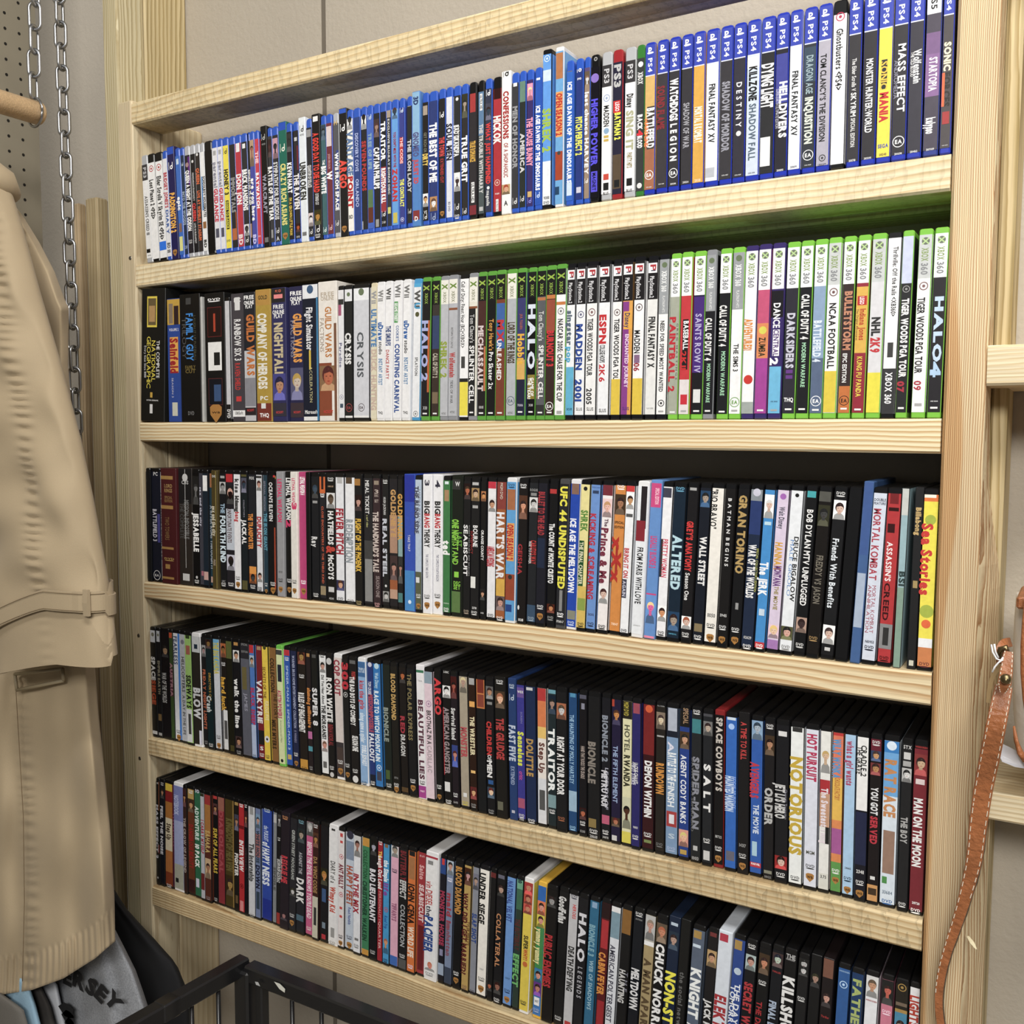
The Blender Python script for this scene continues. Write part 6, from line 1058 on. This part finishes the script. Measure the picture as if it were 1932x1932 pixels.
# ---------------------------------------------------------------- black wire cart
cart = tag(empty('wire_basket', (.45, -.2, .3)), 'black metal wire basket cart standing in front of the bottom shelf', 'basket')
def kp(o): o.parent = cart; o.location = -Vector(cart.location); return recalc(o)
zt_ = .613; cx_, cy_ = .3396, -.1055
def bar(a, b, w_=.011, hgt=.012, name='top_rail', m=BLKM):
    a, b = Vector(a), Vector(b); t = (b-a).normalized(); n = Vector((-t.y, t.x, 0))*w_; u = Vector((0, 0, hgt)); ch = .002
    mb = MB(); R = []
    for p in (a, b):
        R.append([p-n+u*.8, p-n*.8+u, p+n*.8+u, p+n+u*.8, p+n-u*.8, p+n*.8-u, p-n*.8-u, p-n-u*.8])
    mb.rings(R); return kp(mb.build(name, m))
bar((cx_+.004, cy_-.002, zt_), (1.25, cy_-.004, zt_)); bar((cx_-.012, cy_+.002, zt_+.004), (.300, -.62, zt_+.004))
bar((cx_+.004, cy_-.002, .16), (1.25, cy_-.004, .16), name='bottom_rail'); bar((cx_-.012, cy_, .16), (.300, -.62, .16), name='bottom_rail')
mb = MB(); mb.box((cx_-.016, cy_-.016, .02), (cx_+.012, cy_+.012, zt_+.004), bev=.003); kp(mb.build('corner_post', BLKM))
mb = MB(); mb.box((cx_+.022, cy_-.012, .05), (cx_+.036, cy_+.004, zt_-.008), bev=.002); kp(mb.build('hinge_post', BLKM))
x = cx_+.085
while x < 1.25:
    mb = MB(); mb.tube([(x, cy_-.002, .16), (x, cy_-.002, zt_-.004)], .0032, 8); kp(mb.build('wire', BLKM, smooth=True)); x += .054
for k in range(1, 10):
    y = cy_-.045*k; x_ = cx_-.012-(.027/.515)*(.045*k); mb = MB(); mb.tube([(x_, y, .16), (x_, y, zt_)], .0032, 8); kp(mb.build('wire', BLKM, smooth=True))
for z in (.3, .42, .54): 
    mb = MB(); mb.tube([(cx_, cy_-.002, z-.11), (1.25, cy_-.004, z-.11)], .0025, 6); kp(mb.build('wire', BLKM, smooth=True))
def quadmark(pts_, Y, name, m):
    mb = MB(); mb.face([pt(a, b, Y) for a, b in pts_]); kp(mb.build(name, m))
quadmark([(517, 1852), (528, 1856), (538, 1866), (537, 1873), (527, 1866)], cy_-.0145, 'torn_label', flat('torn_paper', 'd8d8cc'))
quadmark([(481, 1852), (487, 1853), (491, 1861), (483, 1858)], cy_-.0175, 'torn_label', flat('torn_paper_b', 'b8b8b8'))
for t in (.25, .62):
    a = Vector((cx_-.012, cy_, zt_+.004)); b = Vector((.300, -.62, zt_+.004)); p = a+(b-a)*t; mb = MB(); mb.box((p.x-.0118, p.y-.014, p.z-.0128), (p.x+.0118, p.y+.014, p.z+.0128), bev=.002); kp(mb.build('tape_wrap', TAPEM))
# ---------------------------------------------------------------- handbag
LEA = mat('tan_leather', lc('a4602e'), rough=.4, bump=1., bscale=170, vary=.2, vscale=45); LED = mat('raw_leather_edge', lc('5a4c38'), rough=.8, bump=.5, bscale=900)
CRM = mat('cream_leather', lc('eae3d6'), rough=.4, bump=.35, bscale=110, vary=.05, vscale=25); BRS = mat('aged_brass', (.22, .17, .09), rough=.35, metal=1.); THR = flat('waxed_thread', 'efe6d0'); TAN2 = flat('pale_suede', 'b89a66')
bag = tag(empty('handbag', (1.36, -.02, 1.03)), 'cream leather handbag with tan piping and strap on the right shelf', 'handbag')
def bp_(o): o.parent = bag; o.location = -Vector(bag.location); return o
left = [(1128, 1921), (1180, 1917), (1250, 1914), (1300, 1913), (1360, 1915), (1400, 1919), (1440, 1927), (1465, 1940)]
mb = MB(); R = []
for i in range(30):
    py = 1128+(1462-1128)*i/29; L_ = pt(interp(left, py)-9, py, -.045); zz = max(L_.z, 1.0275); r = []
    for k in range(36):
        a = k*2*math.pi/36; ca, sa = math.cos(a), math.sin(a); hw = 1.43-L_.x
        r.append((1.43+hw*math.copysign(abs(ca)**.6, ca), .0+.062*math.copysign(abs(sa)**.7, sa)*(1-.35*(1-i/29)), zz))
    R.append(r)
mb.rings(R); bp_(recalc(mb.build('bag_body', CRM, smooth=True)))
mb = MB(); P = [pt(px, py, -.055) for px, py in ((1940, 1128), (1935, 1170), (1932, 1220), (1932, 1270), (1936, 1320), (1944, 1370), (1958, 1420), (1980, 1455))]; mb.tube(P, .003, 8); bp_(mb.build('piping', LEA, smooth=True))
mb = MB(); mb.box((pt(1920, 1125, -.03).x, -.05, pt(1920, 1143, -.03).z), (1.60, .03, pt(1920, 1120, -.03).z), bev=.002); bp_(mb.build('top_trim', LEA))
mb = MB(); P = [pt(px, py, -.062) for px, py in ((1913, 1370), (1917, 1398), (1925, 1420), (1936, 1435))]; mb.tube(P, [.001, .002, .003, .0035], 8); bp_(mb.build('base_trim', LEA, smooth=True))
sc = [(1894, 1296, -.045), (1887, 1330, -.055), (1878, 1375, -.058), (1867, 1430, -.05), (1855, 1490, -.04), (1845, 1560, -.034), (1838, 1620, -.03), (1824, 1680, -.026), (1806, 1740, -.023), (1789, 1790, -.021), (1776, 1840, -.019), (1771, 1890, -.018), (1777, 1945, -.017), (1800, 2040, -.017)]
wd_ = [15, 16.5, 17.5, 17.5, 16.5, 15.5, 14, 11.5, 9.5, 8, 7.5, 7, 7, 8]
def strapgeo(cl, wl, th=.0042):
    mb = MB(); R = []; E1 = []; E2 = []
    n = len(cl)
    for i in range(n):
        px, py, Y = cl[i]; c = pt(px, py, Y); a = pt(*cl[max(i-1, 0)][:2], cl[max(i-1, 0)][2]); b = pt(*cl[min(i+1, n-1)][:2], cl[min(i+1, n-1)][2]); t = (b-a).normalized()
        view = (CP-c).normalized(); s_ = t.cross(view).normalized(); s_ = s_ if s_.x > 0 else -s_; nrm = s_.cross(t).normalized(); nrm = nrm if nrm.dot(view) > 0 else -nrm
        hw = wl[i]*(c-CP).dot(_f)/FPX; th2 = nrm*th/2
        R.append([c-s_*hw*.92+th2, c+s_*hw*.92+th2, c+s_*hw+th2*.4, c+s_*hw-th2*.4, c+s_*hw*.92-th2, c-s_*hw*.92-th2, c-s_*hw-th2*.4, c-s_*hw+th2*.4])
        E1.append(c-s_*hw*.78+th2*1.25); E2.append(c+s_*hw*.78+th2*1.25)
    return mb, R, E1, E2
def dens(cl, wl, k=4):
    A = []; B = []
    n = len(cl)
    for i in range(n-1):
        for q in range(k):
            t = q/k; p = [cl[max(i-1, 0)], cl[i], cl[i+1], cl[min(i+2, n-1)]]
            A.append(tuple(.5*((2*p[1][d])+(-p[0][d]+p[2][d])*t+(2*p[0][d]-5*p[1][d]+4*p[2][d]-p[3][d])*t*t+(-p[0][d]+3*p[1][d]-3*p[2][d]+p[3][d])*t**3) for d in range(3))); B.append(wl[i]+(wl[i+1]-wl[i])*t)
    A.append(cl[-1]); B.append(wl[-1]); return A, B
A, B = dens(sc, wd_); mb, R, E1, E2 = strapgeo(A, B); mb.rings(R); sto = bp_(recalc(mb.build('strap', LEA, smooth=False)))
def stitches(E, par):
    mb = MB(); acc = 0
    for a, b in zip(E, E[1:]):
        n = max(1, int((b-a).length/.0052))
        for k in range(n): p = a+(b-a)*(k/n); q = a+(b-a)*((k+.55)/n); mb.tube([p, q], .0004, 5)
    o = mb.build('stitching', THR); o.parent = par
stitches(E1[:44], sto); stitches(E2[:30], sto)
mb, R, _, _ = strapgeo([(x+wd_[min(i//4, 13)]*.95, y, Y+.003) for i, (x, y, Y) in enumerate(A)][20:], [3.2]*(len(A)-20), .005); mb.rings(R); o = recalc(mb.build('raw_edge', LED)); o.parent = sto
A, B = dens([(1904, 1212, -.03), (1893, 1216, -.045), (1886, 1232, -.05), (1888, 1250, -.045)], [9, 9, 8, 7]); mb, R, _, _ = strapgeo(A, B); mb.rings(R); bp_(recalc(mb.build('strap_loop', LEA)))
A, B = dens([(1903, 1230, -.06), (1899, 1262, -.066), (1895, 1290, -.068), (1892, 1305, -.066)], [8, 11, 12, 4]); mb, R, E1, E2 = strapgeo(A, B); mb.rings(R); o = bp_(recalc(mb.build('strap_tab', LEA))); stitches(E1, o); stitches(E2, o)
A, B = dens([(1889, 1256, -.03), (1874, 1275, -.03), (1867, 1300, -.03), (1864, 1325, -.03)], [3, 4, 4, 3]); mb, R, _, _ = strapgeo(A, B); mb.rings(R); bp_(recalc(mb.build('lining_tab', TAN2)))
mb = MB(); mb.tube([pt(1884, 1240, -.055), pt(1888, 1224, -.055), pt(1897, 1221, -.055), pt(1901, 1232, -.055)], .0028, 8); bp_(mb.build('ring', BRS, smooth=True))
mb = MB(); c = pt(1898, 1281, -.074); R = []
for i in range(7):
    a = i*math.pi/12; R.append([(c.x+.005*math.cos(a)*math.cos(q*math.pi/6), c.y-.004*math.sin(a), c.z+.005*math.cos(a)*math.sin(q*math.pi/6)) for q in range(12)])
mb.rings(R); bp_(mb.build('stud', BRS, smooth=True))
mb = MB()
for P in (((1870, 1216), (1873, 1230), (1880, 1243), (1888, 1246), (1893, 1240)), ((1876, 1215), (1878, 1230), (1884, 1241)), ((1892, 1244), (1884, 1250), (1877, 1258), (1872, 1268))): mb.tube([pt(a, b, -.07) for a, b in P], .0009, 6)
tag(mb.build('string_tie', flat('white_string', 'eeeef0'), smooth=True), 'white string tied around the brass ring of the handbag strap', 'string')
mb = MB(); q = [pt(1880, 1420, -.01), pt(1886, 1403, .005), pt(1903, 1411, .01), pt(1945, 1432, .0), pt(1945, 1452, -.02), pt(1915, 1447, -.02), pt(1890, 1437, -.02)]; q = [Vector((p.x, p.y, max(p.z, 1.0262))) for p in q]
mb.rings([q, [p+Vector((0, 0, .0012)) for p in q]]); tag(recalc(mb.build('price_tag', flat('tag_paper', 'e4e6f0'))), 'blank white paper tag lying under the handbag on the right shelf', 'tag')

mb = MB(); a, b_ = pt(1826, 1767, -.001), pt(1842, 1791, -.012); mb.tube([a, (a+b_)/2, b_], [.0012, .0022, .0008], 5); o = mb.build('splinter', flat('fresh_splinter', 'efe2b8')); o.parent = unit; o.location = -Vector(unit.location)
